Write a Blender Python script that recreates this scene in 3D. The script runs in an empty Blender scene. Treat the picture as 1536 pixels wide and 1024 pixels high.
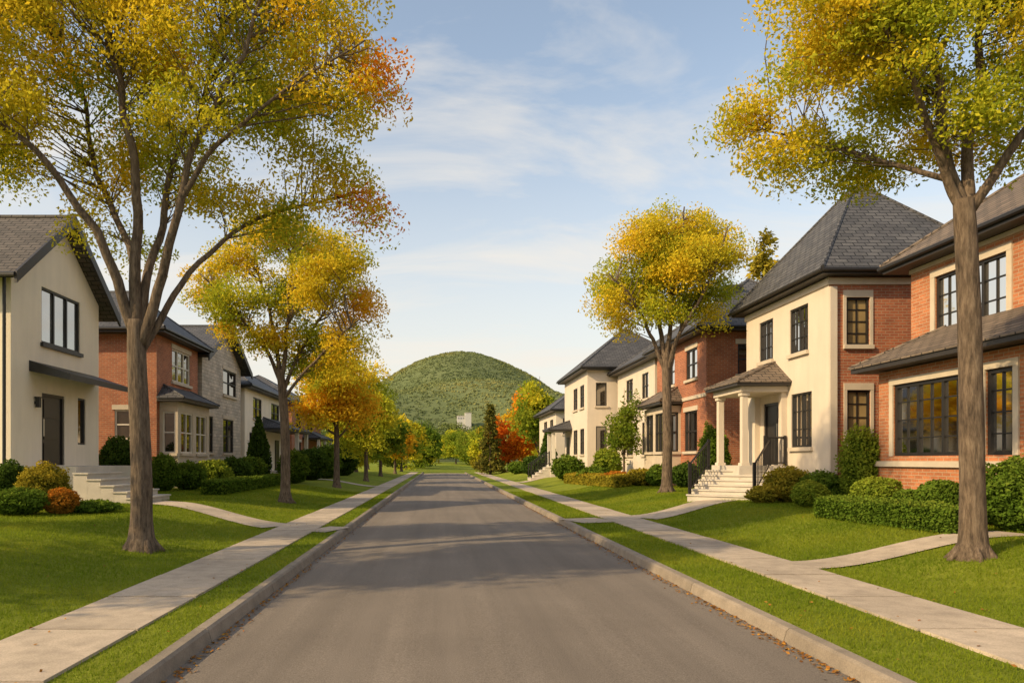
import bpy, math, random
import numpy as np
from mathutils import Vector, noise
S = bpy.context.scene
COL = S.collection
random.seed(7)
F = 1024.0
CH = 1.7
WL = {}

def W(px, py, Y):
    return ((px - 660) / F * Y, Y, CH + (690 - py) / F * Y)

def sm(t):
    t = np.clip(t, 0, 1)
    return t * t * (3 - 2 * t)

def gz(x, y=0.0):
    x = np.asarray(x, float); y = np.asarray(y, float)
    z = 0.12 + 0.40 * sm((x - 5.5) / 3.2) + 0.08 * sm((x - 8.7) / 4) + 0.36 * sm((-3.9 - x) / 3.5) + 0.10 * sm((-7.4 - x) / 4)
    t = sm((y - 88) / 10)
    far = 0.1 + 1.0 * sm((y - 95) / 80)
    return z * (1 - t) + far * t

# ------------------------------------------------------------------ materials
MATS = {}
def new_mat(name):
    m = bpy.data.materials.new(name); m.use_nodes = True
    nt = m.node_tree
    b = nt.nodes['Principled BSDF']
    return m, nt, b

def N(nt, t, **kw):
    n = nt.nodes.new(t)
    for k, v in kw.items():
        setattr(n, k, v)
    return n

def mixcol(nt, fac, a, b, mode='MIX'):
    n = nt.nodes.new('ShaderNodeMix'); n.data_type = 'RGBA'; n.blend_type = mode
    for s, v in ((0, fac), (6, a), (7, b)):
        if hasattr(v, 'is_output'):
            nt.links.new(v, n.inputs[s])
        elif isinstance(v, (int, float)):
            n.inputs[s].default_value = v
        else:
            n.inputs[s].default_value = (*v, 1)
    return n.outputs[2]

def noise_tex(nt, vec, scale, detail=5, rough=0.6):
    n = N(nt, 'ShaderNodeTexNoise')
    n.inputs['Scale'].default_value = scale
    n.inputs['Detail'].default_value = detail
    n.inputs['Roughness'].default_value = rough
    if vec is not None:
        nt.links.new(vec, n.inputs['Vector'])
    return n.outputs['Fac']

def ramp(nt, fac, stops):
    r = N(nt, 'ShaderNodeValToRGB')
    e = r.color_ramp.elements
    while len(e) < len(stops):
        e.new(0.5)
    for i, (p, c) in enumerate(stops):
        e[i].position = p
        e[i].color = (*c, 1) if not isinstance(c, (int, float)) else (c, c, c, 1)
    nt.links.new(fac, r.inputs[0])
    return r.outputs[0]

def bump(nt, h, b, strength=0.3, dist=0.02):
    n = N(nt, 'ShaderNodeBump')
    n.inputs['Strength'].default_value = strength
    n.inputs['Distance'].default_value = dist
    nt.links.new(h, n.inputs['Height'])
    nt.links.new(n.outputs[0], b.inputs['Normal'])

def geo_pos(nt):
    return N(nt, 'ShaderNodeNewGeometry').outputs['Position']

def plain(name, c, rough=0.7, var=0.15, scale=3.0, fine=60.0, bs=0.1, metallic=0.0, streak=0.0):
    m, nt, b = new_mat(name)
    p = geo_pos(nt)
    n1 = noise_tex(nt, p, scale)
    n2 = noise_tex(nt, p, fine)
    lo = tuple(x * (1 - var) for x in c); hi = tuple(min(1, x * (1 + var)) for x in c)
    c1 = ramp(nt, n1, [(0.3, lo), (0.7, hi)])
    c2 = mixcol(nt, 0.25, c1, ramp(nt, n2, [(0.3, tuple(x * 0.75 for x in c)), (0.7, hi)]))
    if streak:
        mp = N(nt, 'ShaderNodeMapping'); mp.inputs['Scale'].default_value = (3, 3, 0.35)
        nt.links.new(p, mp.inputs[0])
        n3 = noise_tex(nt, mp.outputs[0], 1.5, 5)
        c2 = mixcol(nt, 1.0, c2, ramp(nt, n3, [(0.3, 1 - streak), (0.6, 1.02)]), 'MULTIPLY')
    nt.links.new(c2, b.inputs['Base Color'])
    b.inputs['Roughness'].default_value = rough
    b.inputs['Metallic'].default_value = metallic
    if bs:
        bump(nt, n2, b, bs, 0.01)
    MATS[name] = m
    return m

def brickmat(name, c1, c2, mort, bw, rh, ms, bs=0.5, rough=0.85, big=0.25):
    m, nt, b = new_mat(name)
    uv = N(nt, 'ShaderNodeUVMap').outputs[0]
    t = N(nt, 'ShaderNodeTexBrick')
    nt.links.new(uv, t.inputs['Vector'])
    t.inputs['Color1'].default_value = (*c1, 1); t.inputs['Color2'].default_value = (*c2, 1)
    t.inputs['Mortar'].default_value = (*mort, 1)
    t.inputs['Scale'].default_value = 1.0
    t.inputs['Brick Width'].default_value = bw; t.inputs['Row Height'].default_value = rh
    t.inputs['Mortar Size'].default_value = ms; t.inputs['Mortar Smooth'].default_value = 0.2
    p = geo_pos(nt)
    n1 = noise_tex(nt, p, 1.3)
    n2 = noise_tex(nt, p, 25)
    k = ramp(nt, n1, [(0.3, 1 - big), (0.7, 1 + big * 0.6)])
    k2 = ramp(nt, n2, [(0.3, 0.8), (0.7, 1.1)])
    c = mixcol(nt, 1.0, t.outputs['Color'], k, 'MULTIPLY')
    c = mixcol(nt, 1.0, c, k2, 'MULTIPLY')
    nt.links.new(c, b.inputs['Base Color'])
    b.inputs['Roughness'].default_value = rough
    inv = N(nt, 'ShaderNodeMath', operation='SUBTRACT'); inv.inputs[0].default_value = 1.0
    nt.links.new(t.outputs['Fac'], inv.inputs[1])
    bump(nt, inv.outputs[0], b, bs, 0.015)
    MATS[name] = m
    return m

def glassmat(name, dark, warm, k=0.45, ior=1.6):
    m, nt, b = new_mat(name)
    out = nt.nodes['Material Output']
    nt.nodes.remove(b)
    p = geo_pos(nt)
    n1 = noise_tex(nt, p, 0.9, 2)
    c = ramp(nt, n1, [(0.30, dark), (0.70, warm)])
    d = N(nt, 'ShaderNodeBsdfDiffuse'); nt.links.new(c, d.inputs[0])
    g = N(nt, 'ShaderNodeBsdfGlossy'); g.inputs['Roughness'].default_value = 0.04
    g.inputs[0].default_value = (0.85, 0.82, 0.78, 1)
    fr = N(nt, 'ShaderNodeFresnel'); fr.inputs[0].default_value = ior
    ad = N(nt, 'ShaderNodeMath', operation='MULTIPLY_ADD')
    nt.links.new(fr.outputs[0], ad.inputs[0]); ad.inputs[1].default_value = 1.0; ad.inputs[2].default_value = k
    bn = N(nt, 'ShaderNodeBump'); bn.inputs['Strength'].default_value = 0.02
    nt.links.new(noise_tex(nt, p, 2.0, 1), bn.inputs['Height']); nt.links.new(bn.outputs[0], g.inputs['Normal'])
    mx = N(nt, 'ShaderNodeMixShader')
    nt.links.new(ad.outputs[0], mx.inputs[0]); nt.links.new(d.outputs[0], mx.inputs[1]); nt.links.new(g.outputs[0], mx.inputs[2])
    nt.links.new(mx.outputs[0], out.inputs[0])
    MATS[name] = m
    return m

def leafmat(name, trans=0.35):
    m, nt, b = new_mat(name)
    out = nt.nodes['Material Output']; nt.nodes.remove(b)
    a = N(nt, 'ShaderNodeAttribute'); a.attribute_name = 'Col'
    d = N(nt, 'ShaderNodeBsdfDiffuse'); t = N(nt, 'ShaderNodeBsdfTranslucent')
    nt.links.new(a.outputs['Color'], d.inputs[0])
    nt.links.new(a.outputs['Color'], t.inputs[0])
    mx = N(nt, 'ShaderNodeMixShader'); mx.inputs[0].default_value = trans
    nt.links.new(d.outputs[0], mx.inputs[1]); nt.links.new(t.outputs[0], mx.inputs[2])
    nt.links.new(mx.outputs[0], out.inputs[0])
    MATS[name] = m
    return m

leafmat('leaf', 0.5)
leafmat('shrubleaf', 0.28)
leafmat('farleaf', 0.1)
leafmat('litter', 0.05)
plain('stucco', (0.86, 0.755, 0.62), 0.9, 0.05, 1.2, 40, 0.15, streak=0.04)
plain('stuccowarm', (0.63, 0.54, 0.435), 0.9, 0.06, 1.2, 40, 0.15, streak=0.04)
plain('stone', (0.54, 0.455, 0.35), 0.85, 0.12, 2.5, 50, 0.15)
plain('stepstone', (0.54, 0.485, 0.41), 0.85, 0.15, 2.5, 50, 0.15)
plain('white', (0.66, 0.60, 0.51), 0.6, 0.05, 2, 60, 0.05)
plain('hazewhite', (0.52, 0.50, 0.45), 0.8, 0.05, 2, 60, 0.05)  # white dulled, distance haze held in the colour
plain('dark', (0.018, 0.016, 0.015), 0.45, 0.2, 4, 60, 0.05)
plain('joint', (0.05, 0.04, 0.03), 0.9, 0.2, 4, 60, 0.05)
plain('fascia', (0.03, 0.025, 0.022), 0.5, 0.2, 4, 60, 0.05)
plain('doorwood', (0.02, 0.017, 0.016), 0.35, 0.2, 4, 60, 0.05)
plain('metal', (0.5, 0.45, 0.36), 0.3, 0.1, 4, 60, 0, 1.0)
brickmat('brick', (0.45, 0.14, 0.06), (0.32, 0.09, 0.042), (0.38, 0.25, 0.155), 0.24, 0.08, 0.010)
brickmat('brickorange', (0.54, 0.20, 0.083), (0.40, 0.135, 0.053), (0.46, 0.31, 0.19), 0.24, 0.08, 0.010)
brickmat('greystone', (0.64, 0.55, 0.45), (0.45, 0.40, 0.335), (0.35, 0.30, 0.24), 0.45, 0.17, 0.014)
brickmat('slate', (0.105, 0.102, 0.104), (0.064, 0.063, 0.068), (0.014, 0.014, 0.015), 0.34, 0.17, 0.016, 1.0, 0.7)
brickmat('shinglebrown', (0.20, 0.15, 0.11), (0.13, 0.10, 0.075), (0.028, 0.022, 0.018), 0.34, 0.17, 0.016, 1.0, 0.8)
brickmat('shinglegrey', (0.125, 0.106, 0.092), (0.08, 0.07, 0.062), (0.018, 0.016, 0.014), 0.34, 0.17, 0.016, 1.0, 0.8)
glassmat('glass', (0.012, 0.012, 0.012), (0.06, 0.045, 0.03), 0.20)
glassmat('glasswarm', (0.16, 0.115, 0.055), (0.36, 0.26, 0.12), 0.02, 1.35)  # warm diffuse blotches stand in for interior light and tree reflections
glassmat('glasssky', (0.05, 0.055, 0.06), (0.28, 0.29, 0.30), 0.38)

# bark
m, nt, b = new_mat('bark')
p = geo_pos(nt)
mp = N(nt, 'ShaderNodeMapping'); mp.inputs['Scale'].default_value = (9, 9, 1.6)
nt.links.new(p, mp.inputs[0])
n1 = noise_tex(nt, mp.outputs[0], 2.5, 8, 0.7)
n2 = noise_tex(nt, p, 1.5)
c = ramp(nt, n1, [(0.32, (0.038, 0.025, 0.016)), (0.5, (0.135, 0.094, 0.062)), (0.7, (0.25, 0.185, 0.128))])
c = mixcol(nt, 1.0, c, ramp(nt, n2, [(0.3, 0.7), (0.7, 1.15)]), 'MULTIPLY')
nt.links.new(c, b.inputs['Base Color']); b.inputs['Roughness'].default_value = 0.9
bump(nt, n1, b, 1.0, 0.035)
MATS['bark'] = m
# asphalt
m, nt, b = new_mat('asphalt')
p = geo_pos(nt)
n1 = noise_tex(nt, p, 0.35, 6); n2 = noise_tex(nt, p, 90, 4, 0.7)
mp = N(nt, 'ShaderNodeMapping'); mp.inputs['Scale'].default_value = (1.0, 0.04, 1)
nt.links.new(p, mp.inputs[0])
n3 = noise_tex(nt, mp.outputs[0], 2.2, 4)
c = ramp(nt, n1, [(0.3, (0.165, 0.138, 0.113)), (0.7, (0.215, 0.181, 0.149))])
c = mixcol(nt, 1.0, c, ramp(nt, n2, [(0.25, 0.45), (0.5, 0.95), (0.75, 1.55)]), 'MULTIPLY')
c = mixcol(nt, 1.0, c, ramp(nt, n3, [(0.3, 0.82), (0.7, 1.12)]), 'MULTIPLY')
nt.links.new(c, b.inputs['Base Color']); b.inputs['Roughness'].default_value = 0.85
b.inputs['Specular IOR Level'].default_value = 0.25
bump(nt, n2, b, 0.35, 0.01)
MATS['asphalt'] = m
# concrete
for nm, cc, slab in (('concrete', (0.47, 0.385, 0.295), 1.5), ('kerbstone', (0.28, 0.23, 0.175), 2.4)):
    m, nt, b = new_mat(nm)
    p = geo_pos(nt)
    n1 = noise_tex(nt, p, 0.9, 6); n2 = noise_tex(nt, p, 70, 4, 0.7); n3 = noise_tex(nt, p, 5, 6)
    c = ramp(nt, n1, [(0.3, tuple(x * 0.78 for x in cc)), (0.7, tuple(x * 1.12 for x in cc))])
    c = mixcol(nt, 1.0, c, ramp(nt, n2, [(0.25, 0.7), (0.75, 1.2)]), 'MULTIPLY')
    c = mixcol(nt, 1.0, c, ramp(nt, n3, [(0.3, 0.8), (0.6, 1.06)]), 'MULTIPLY')
    sx = N(nt, 'ShaderNodeSeparateXYZ'); nt.links.new(p, sx.inputs[0])
    q = N(nt, 'ShaderNodeMath', operation='MULTIPLY_ADD'); nt.links.new(sx.outputs[1], q.inputs[0]); q.inputs[1].default_value = 1 / slab; q.inputs[2].default_value = 4.2 / 1.5 if slab == 1.5 else 8 / 2.4
    fl = N(nt, 'ShaderNodeMath', operation='FLOOR'); nt.links.new(q.outputs[0], fl.inputs[0])
    wn = N(nt, 'ShaderNodeTexWhiteNoise', noise_dimensions='1D'); nt.links.new(fl.outputs[0], wn.inputs['W'])
    c = mixcol(nt, 1.0, c, ramp(nt, wn.outputs['Value'], [(0.0, 0.80), (1.0, 1.08)]), 'MULTIPLY')
    nt.links.new(c, b.inputs['Base Color']); b.inputs['Roughness'].default_value = 0.9
    bump(nt, n2, b, 0.25, 0.01)
    MATS[nm] = m
# lawn
m, nt, b = new_mat('lawn')
p = geo_pos(nt)
n1 = noise_tex(nt, p, 0.5, 5); n2 = noise_tex(nt, p, 45, 5, 0.75); n3 = noise_tex(nt, p, 4, 5)
c = ramp(nt, n1, [(0.3, (0.135, 0.185, 0.016)), (0.7, (0.235, 0.26, 0.028))])
c = mixcol(nt, 1.0, c, ramp(nt, n2, [(0.25, 0.5), (0.5, 0.95), (0.75, 1.4)]), 'MULTIPLY')
c = mixcol(nt, 1.0, c, ramp(nt, n3, [(0.3, 0.85), (0.7, 1.12)]), 'MULTIPLY')
nt.links.new(c, b.inputs['Base Color']); b.inputs['Roughness'].default_value = 1.0
b.inputs['Specular IOR Level'].default_value = 0.1
bump(nt, n2, b, 0.6, 0.04)
MATS['lawn'] = m
# hill ground, distance haze mixed into its greens
m, nt, b = new_mat('hillside')
p = geo_pos(nt)
n1 = noise_tex(nt, p, 0.05, 8, 0.7)
c = ramp(nt, n1, [(0.3, (0.115, 0.145, 0.066)), (0.7, (0.15, 0.17, 0.078))])
nt.links.new(c, b.inputs['Base Color']); b.inputs['Roughness'].default_value = 1.0
b.inputs['Specular IOR Level'].default_value = 0.0
MATS['hillside'] = m

# ------------------------------------------------------------------ builders
def tag(o, label=None, cat=None, group=None, kind=None):
    if label: o['label'] = label
    if cat: o['category'] = cat
    if group: o['group'] = group
    if kind: o['kind'] = kind
    return o

def empty(name, loc, label, cat, group=None):
    o = bpy.data.objects.new(name, None); COL.objects.link(o)
    o.location = loc; o.empty_display_size = 0.3
    WL[o.name] = tuple(loc)
    return tag(o, label, cat, group)

def link(name, me, mat, parent):
    o = bpy.data.objects.new(name, me); COL.objects.link(o)
    me.materials.append(MATS[mat])
    if parent is not None:
        o.parent = parent; WL[o.name] = WL[parent.name]
    else:
        WL[o.name] = (0, 0, 0)
    return o

class MB:
    def __init__(s):
        s.v = []; s.f = []
    def add(s, vs, fs):
        n = len(s.v); s.v += [tuple(p) for p in vs]; s.f += [tuple(i + n for i in f) for f in fs]
        return s
    def poly(s, *vs):
        return s.add(vs, [tuple(range(len(vs)))])
    def box8(s, P):
        return s.add(P, [(0, 1, 2, 3), (7, 6, 5, 4), (0, 4, 5, 1), (1, 5, 6, 2), (2, 6, 7, 3), (3, 7, 4, 0)])
    def box(s, x0, x1, y0, y1, z0, z1):
        return s.box8([(x0, y0, z0), (x1, y0, z0), (x1, y1, z0), (x0, y1, z0), (x0, y0, z1), (x1, y0, z1), (x1, y1, z1), (x0, y1, z1)])
    def lbox(s, fr, u0, u1, z0, z1, n0, n1):
        return s.box8([fr(u0, z0, n0), fr(u1, z0, n0), fr(u1, z0, n1), fr(u0, z0, n1), fr(u0, z1, n0), fr(u1, z1, n0), fr(u1, z1, n1), fr(u0, z1, n1)])
    def tube(s, pts, rad, n=8, cap=True):
        pts = [Vector(p) for p in pts]
        base = len(s.v); k = len(pts)
        t0 = (pts[1] - pts[0]).normalized()
        ref = Vector((1, 0, 0)) if abs(t0.x) < 0.8 else Vector((0, 1, 0))
        a = t0.cross(ref).normalized()
        for i, p in enumerate(pts):
            t = (pts[min(i + 1, k - 1)] - pts[max(i - 1, 0)]).normalized()
            a = (a - t * a.dot(t)).normalized(); b = t.cross(a)
            r = rad[i] if hasattr(rad, '__len__') else rad
            for j in range(n):
                an = 2 * math.pi * j / n
                s.v.append(tuple(p + a * math.cos(an) * r + b * math.sin(an) * r))
        for i in range(k - 1):
            for j in range(n):
                j2 = (j + 1) % n
                s.f.append((base + i * n + j, base + i * n + j2, base + (i + 1) * n + j2, base + (i + 1) * n + j))
        if cap:
            s.f.append(tuple(base + j for j in range(n))[::-1]); s.f.append(tuple(base + (k - 1) * n + j for j in range(n)))
        return s
    def build(s, name, mat, parent=None, smooth=False, uv=True, label=None):
        me = bpy.data.meshes.new(name)
        L = WL[parent.name] if parent is not None else (0, 0, 0)
        me.from_pydata([(x - L[0], y - L[1], z - L[2]) for x, y, z in s.v], [], s.f)
        me.update()
        if uv:
            ul = me.uv_layers.new(name='UVMap').data
            for pl in me.polygons:
                n = pl.normal
                if abs(n.z) > 0.985 or n.length < 0.5:
                    for li in pl.loop_indices:
                        q = s.v[me.loops[li].vertex_index]; ul[li].uv = (q[0], q[1])
                else:
                    t = Vector((0, 0, 1)).cross(n).normalized(); bb = n.cross(t)
                    for li in pl.loop_indices:
                        q = Vector(s.v[me.loops[li].vertex_index]); ul[li].uv = (q.dot(t), q.dot(bb))
        if smooth:
            me.polygons.foreach_set('use_smooth', [True] * len(me.polygons))
        o = link(name, me, mat, parent)
        if label: o['label'] = label
        return o

def np_mesh(name, V, faces_n, cols, mat, parent, smooth=False):
    L = np.array(WL[parent.name] if parent is not None else (0, 0, 0))
    V = V - L
    nv = len(V); nf = nv // faces_n
    me = bpy.data.meshes.new(name)
    me.vertices.add(nv); me.loops.add(nv); me.polygons.add(nf)
    me.vertices.foreach_set('co', V.astype(np.float32).ravel())
    me.loops.foreach_set('vertex_index', np.arange(nv, dtype=np.int32))
    me.polygons.foreach_set('loop_start', np.arange(0, nv, faces_n, dtype=np.int32))
    me.polygons.foreach_set('loop_total', np.full(nf, faces_n, dtype=np.int32))
    me.update(calc_edges=True)
    a = me.attributes.new('Col', 'FLOAT_COLOR', 'POINT')
    cc = np.ones((nv, 4), np.float32); cc[:, :3] = np.clip(cols, 0, 0.92)
    a.data.foreach_set('color', cc.ravel())
    return link(name, me, mat, parent)

def rvec(rng, n):
    v = rng.normal(size=(n, 3)); return v / np.linalg.norm(v, axis=1, keepdims=True)

def leaf_quads(rng, C, size, ratio=0.5, axis=None, nrm=None, jitter=0.3):
    n = len(C)
    a = rvec(rng, n) if axis is None else axis
    if nrm is None:
        b = np.cross(a, rvec(rng, n))
    else:
        b = np.cross(a, nrm + rng.normal(size=(n, 3)) * jitter)
    b /= np.linalg.norm(b, axis=1, keepdims=True) + 1e-9
    s = (size * rng.uniform(0.65, 1.3, n))[:, None]
    V = np.empty((n, 4, 3))
    V[:, 0] = C - a * s * 0.5
    V[:, 1] = C + b * s * ratio * 0.5 - a * s * 0.05
    V[:, 2] = C + a * s * 0.5
    V[:, 3] = C - b * s * ratio * 0.5 - a * s * 0.05
    return V.reshape(-1, 3)

PAL = {
    'gold':  [(0.43, 0.44, 0.034), (0.62, 0.53, 0.036), (0.78, 0.57, 0.036), (0.85, 0.55, 0.034)],
    'yg':    [(0.28, 0.35, 0.03), (0.43, 0.46, 0.034), (0.60, 0.54, 0.038), (0.76, 0.57, 0.036)],
    'green': [(0.10, 0.165, 0.017), (0.18, 0.25, 0.024), (0.30, 0.34, 0.03), (0.45, 0.41, 0.036)],
    'orange': [(0.84, 0.50, 0.03), (0.84, 0.37, 0.024), (0.76, 0.24, 0.018), (0.84, 0.42, 0.028)],
    'amber': [(0.58, 0.46, 0.034), (0.76, 0.51, 0.034), (0.84, 0.48, 0.03), (0.83, 0.40, 0.026)],
    'red':   [(0.70, 0.27, 0.025), (0.72, 0.20, 0.02), (0.58, 0.13, 0.016), (0.76, 0.34, 0.025)],
    'dark':  [(0.034, 0.066, 0.012), (0.054, 0.096, 0.016), (0.08, 0.13, 0.02), (0.11, 0.16, 0.024)],
    'shrub': [(0.062, 0.112, 0.014), (0.095, 0.16, 0.018), (0.14, 0.20, 0.024), (0.20, 0.235, 0.03)],
    'light': [(0.12, 0.19, 0.02), (0.185, 0.25, 0.026), (0.25, 0.29, 0.03), (0.33, 0.33, 0.034)],
    'olive': [(0.17, 0.175, 0.022), (0.27, 0.235, 0.026), (0.37, 0.285, 0.03), (0.46, 0.32, 0.03)],
    'rust':  [(0.22, 0.15, 0.022), (0.37, 0.175, 0.024), (0.50, 0.18, 0.022), (0.56, 0.235, 0.024)],
    'ever':  [(0.06, 0.08, 0.016), (0.10, 0.11, 0.022), (0.16, 0.145, 0.028), (0.25, 0.19, 0.034)],
    'hill':  [(0.080, 0.120, 0.022), (0.115, 0.152, 0.027), (0.165, 0.19, 0.032), (0.26, 0.235, 0.042)],
}
def palcol(pal, v):
    P = np.array(PAL[pal]); t = np.clip(v, 0, 0.9999) * (len(P) - 1)
    i = t.astype(int); f = (t - i)[:, None]
    return P[i] * (1 - f) + P[i + 1] * f

def catmull(pts, sub):
    P = [Vector(p) for p in pts]
    P = [P[0] * 2 - P[1]] + P + [P[-1] * 2 - P[-2]]
    out = []
    for i in range(1, len(P) - 2):
        for k in range(sub):
            t = k / sub
            a, b, c, d = P[i - 1], P[i], P[i + 1], P[i + 2]
            out.append(0.5 * ((2 * b) + (c - a) * t + (2 * a - 5 * b + 4 * c - d) * t * t + (3 * b - a - 3 * c + d) * t ** 3))
    out.append(P[-2])
    return out

def make_tree(name, label, cat, trunk, r0, limbs, blobs, nclump, nleaf, leaf, sig, seed, group=None, twig=0.5, tr=0.022, sides=10):
    rng = np.random.default_rng(seed)
    b0 = trunk[0]
    root = empty(name, (b0[0], b0[1], b0[2]), label, cat, group)
    tp = catmull(trunk, 6)
    L = len(tp)
    tm = MB()
    rad = []
    for i, p in enumerate(tp):
        h = (p - tp[0]).length; t = i / (L - 1)
        rad.append(r0 * (1 - 0.22 * t) * (1 + 0.55 * math.exp(-h / (r0 * 1.1))) * (1 + 0.05 * noise.noise(p * 2.0)))
    st = [Vector((tp[0].x, tp[0].y, tp[0].z - 0.12))] + tp
    tm.tube(st, [rad[0] * 1.15] + rad, 16 if sides >= 10 else 8)
    if sides >= 10:
        for k in range(6):
            an = k * 1.05 + rng.uniform(-.3, .3)
            d = Vector((math.cos(an), math.sin(an), 0))
            tm.tube([tp[0] + d * r0 * 0.7 + Vector((0, 0, r0 * 1.4)), tp[0] + d * r0 * 1.3 + Vector((0, 0, r0 * 0.35)), tp[0] + d * r0 * 2.1 + Vector((0, 0, -0.06))], [r0 * 0.3, r0 * 0.36, r0 * 0.2], 7)
    tm.build('trunk', 'bark', root, smooth=True, uv=False)
    vol = np.array([b[1][0] * b[1][1] * b[1][2] for b in blobs]) ** 0.75; vol /= vol.sum()
    cc = []; cv = []; cp = []
    for (c, r, pal), w in zip(blobs, vol):
        n = max(2, int(round(nclump * w)))
        d = rvec(rng, n); q = rng.uniform(0, 1, n) ** 0.42
        P = np.array(c) + d * q[:, None] * np.array(r)
        for pp in P:
            cc.append(pp); cv.append(0.46 + 0.65 * noise.noise(Vector(pp) * (1.6 / max(r))) + rng.normal() * 0.09); cp.append(pal)
    cc = np.array(cc)
    lm_pts = []
    lms = []
    for (pts, ra, rb) in limbs:
        q = catmull(pts, 6)
        q = [p + Vector((noise.noise(p * 1.3), noise.noise(p * 1.3 + Vector((9, 0, 0))), noise.noise(p * 1.3 + Vector((0, 9, 0))))) * min(0.16, ra * 1.2) * min(1, i / 4) for i, p in enumerate(q)]
        mb = MB()
        mb.tube(q, [ra + (rb - ra) * (i / (len(q) - 1)) ** 0.8 for i in range(len(q))], sides)
        lms.append(mb); lm_pts.append(np.array([tuple(p) for p in q]))
    for c in cc:
        if rng.uniform() > twig: continue
        best = None
        for li, q in enumerate(lm_pts):
            k0 = len(q) // 4
            d = np.linalg.norm(q[k0:] - c, axis=1) + np.maximum(0, q[k0:, 2] - c[2]) * 1.5
            j = int(np.argmin(d))
            if best is None or d[j] < best[0]: best = (d[j], li, k0 + j)
        _, li, j = best
        j = max(len(lm_pts[li]) // 4, j - 2)
        a = Vector(lm_pts[li][j]); e = Vector(c)
        mid = a * 0.45 + e * 0.55 + Vector((rng.normal() * 0.1, rng.normal() * 0.1, (e - a).length * 0.10))
        mid2 = a * 0.75 + e * 0.25 + Vector((0, 0, (e - a).length * 0.03))
        rr = tr * (0.5 + 0.35 * (e - a).length)
        lms[li].tube([a, mid2, mid, e], [rr, rr * 0.8, rr * 0.55, rr * 0.25], 5, cap=False)
    for mb in lms:
        mb.build('limb', 'bark', root, smooth=True, uv=False)
    n = len(cc)
    idx = np.repeat(np.arange(n), nleaf)
    sc = rng.uniform(0.7, 1.35, n)[idx][:, None]
    off = rng.normal(size=(len(idx), 3))
    ln = np.linalg.norm(off, axis=1, keepdims=True)
    off *= np.minimum(1.0, 1.9 / ln)
    off = off * np.array([sig, sig, sig * 0.6]) * sc
    off[:, 2] -= 0.25 * (off[:, 0] ** 2 + off[:, 1] ** 2) / sig
    C = cc[idx] + off
    ax = rvec(rng, len(idx)); ax[:, 2] -= 0.55; ax /= np.linalg.norm(ax, axis=1, keepdims=True)
    V = leaf_quads(rng, C, leaf, 0.5, axis=ax)
    v = np.array(cv)[idx] + rng.normal(size=len(idx)) * 0.06
    col = np.empty((len(idx), 3)); cp = np.array(cp)[idx]
    for pal in set(cp):
        k = cp == pal; col[k] = palcol(pal, v[k])
    col *= rng.uniform(0.9, 1.08, len(idx))[:, None]
    np_mesh('crown', V, 4, np.repeat(col, 4, axis=0), 'leaf', root)
    return root

def auto_tree(name, label, cat, x, y, h, cr, cb, pal, seed, nclump, nleaf, leaf, sig, r0=0.16, group=None, nb=8, pal2=None, lean=0):
    rng = np.random.default_rng(seed)
    z0 = float(gz(x, y)); zc = z0 + (h + cb) / 2; rz = (h - cb) / 2
    blobs = []
    for k in range(nb):
        d = rvec(rng, 1)[0] * rng.uniform(0.35, 0.68)
        wid = 1 - 0.25 * max(0, d[2])
        c = (x + lean + d[0] * cr * wid, y + d[1] * cr * wid, zc + d[2] * rz)
        s = rng.uniform(0.36, 0.52)
        blobs.append((c, (cr * s, cr * s, rz * s * 0.9), pal if pal2 is None or rng.uniform() < 0.6 else pal2))
    fork = (x + lean * 0.3, y, z0 + cb + 0.12 * (h - cb))
    limbs = []
    for b in blobs[:6]:
        c = Vector(b[0]); f = Vector(fork)
        f2 = f - Vector((0, 0, 0.25 * rng.uniform(0, 1) * cb))
        mid = f2 * 0.5 + c * 0.5 + Vector((0, 0, -0.05 * h))
        limbs.append(([tuple(f2), tuple(mid), tuple(c)], r0 * 0.5, r0 * 0.12))
    limbs.append(([fork, (x + lean * 0.6, y, zc), (x + lean, y, z0 + h * 0.93)], r0 * 0.65, r0 * 0.1))
    return make_tree(name, label, cat, [(x, y, z0), (x + lean * 0.1, y, z0 + max(0.15, cb * 0.6)), fork], r0, limbs, blobs, nclump, nleaf, leaf, sig, seed, group, twig=0.25, sides=7)

def conifer(name, label, x, y, h, r, pal, seed, n, leaf, group=None, bare=0.06):
    rng = np.random.default_rng(seed)
    z0 = float(gz(x, y))
    root = empty(name, (x, y, z0), label, 'tree', group)
    MB().tube([(x, y, z0 - 0.1), (x, y, z0 + h * 0.5), (x, y, z0 + h * 0.97)], [r * 0.10, r * 0.06, 0.02], 7).build('trunk', 'bark', root, smooth=True, uv=False)
    nb = int(max(40, n / 45))
    t = rng.uniform(bare, 1, nb) ** 1.15
    an = rng.uniform(0, 2 * math.pi, nb)
    rr = r * (1 - t) ** 0.8 * rng.uniform(0.75, 1.15, nb) + 0.05 * r
    per = n // nb
    idx = np.repeat(np.arange(nb), per)
    s = rng.uniform(0.25, 1, len(idx)) ** 0.7
    C = np.empty((len(idx), 3))
    C[:, 0] = x + np.cos(an[idx]) * rr[idx] * s; C[:, 1] = y + np.sin(an[idx]) * rr[idx] * s
    C[:, 2] = z0 + h * t[idx] - rr[idx] * s * 0.25
    C += rng.normal(size=C.shape) * r * 0.09
    ax = np.stack([np.cos(an[idx]), np.sin(an[idx]), np.full(len(idx), -0.35)], 1) + rng.normal(size=C.shape) * 0.5
    ax /= np.linalg.norm(ax, axis=1, keepdims=True)
    V = leaf_quads(rng, C, leaf, 0.5, axis=ax)
    v = rng.uniform(0.1, 0.8, nb)[idx] * 0.6 + s * 0.35 + rng.normal(size=len(idx)) * 0.1
    col = palcol(pal, v)
    np_mesh('crown', V, 4, np.repeat(col, 4, axis=0), 'shrubleaf', root)
    return root

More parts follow.
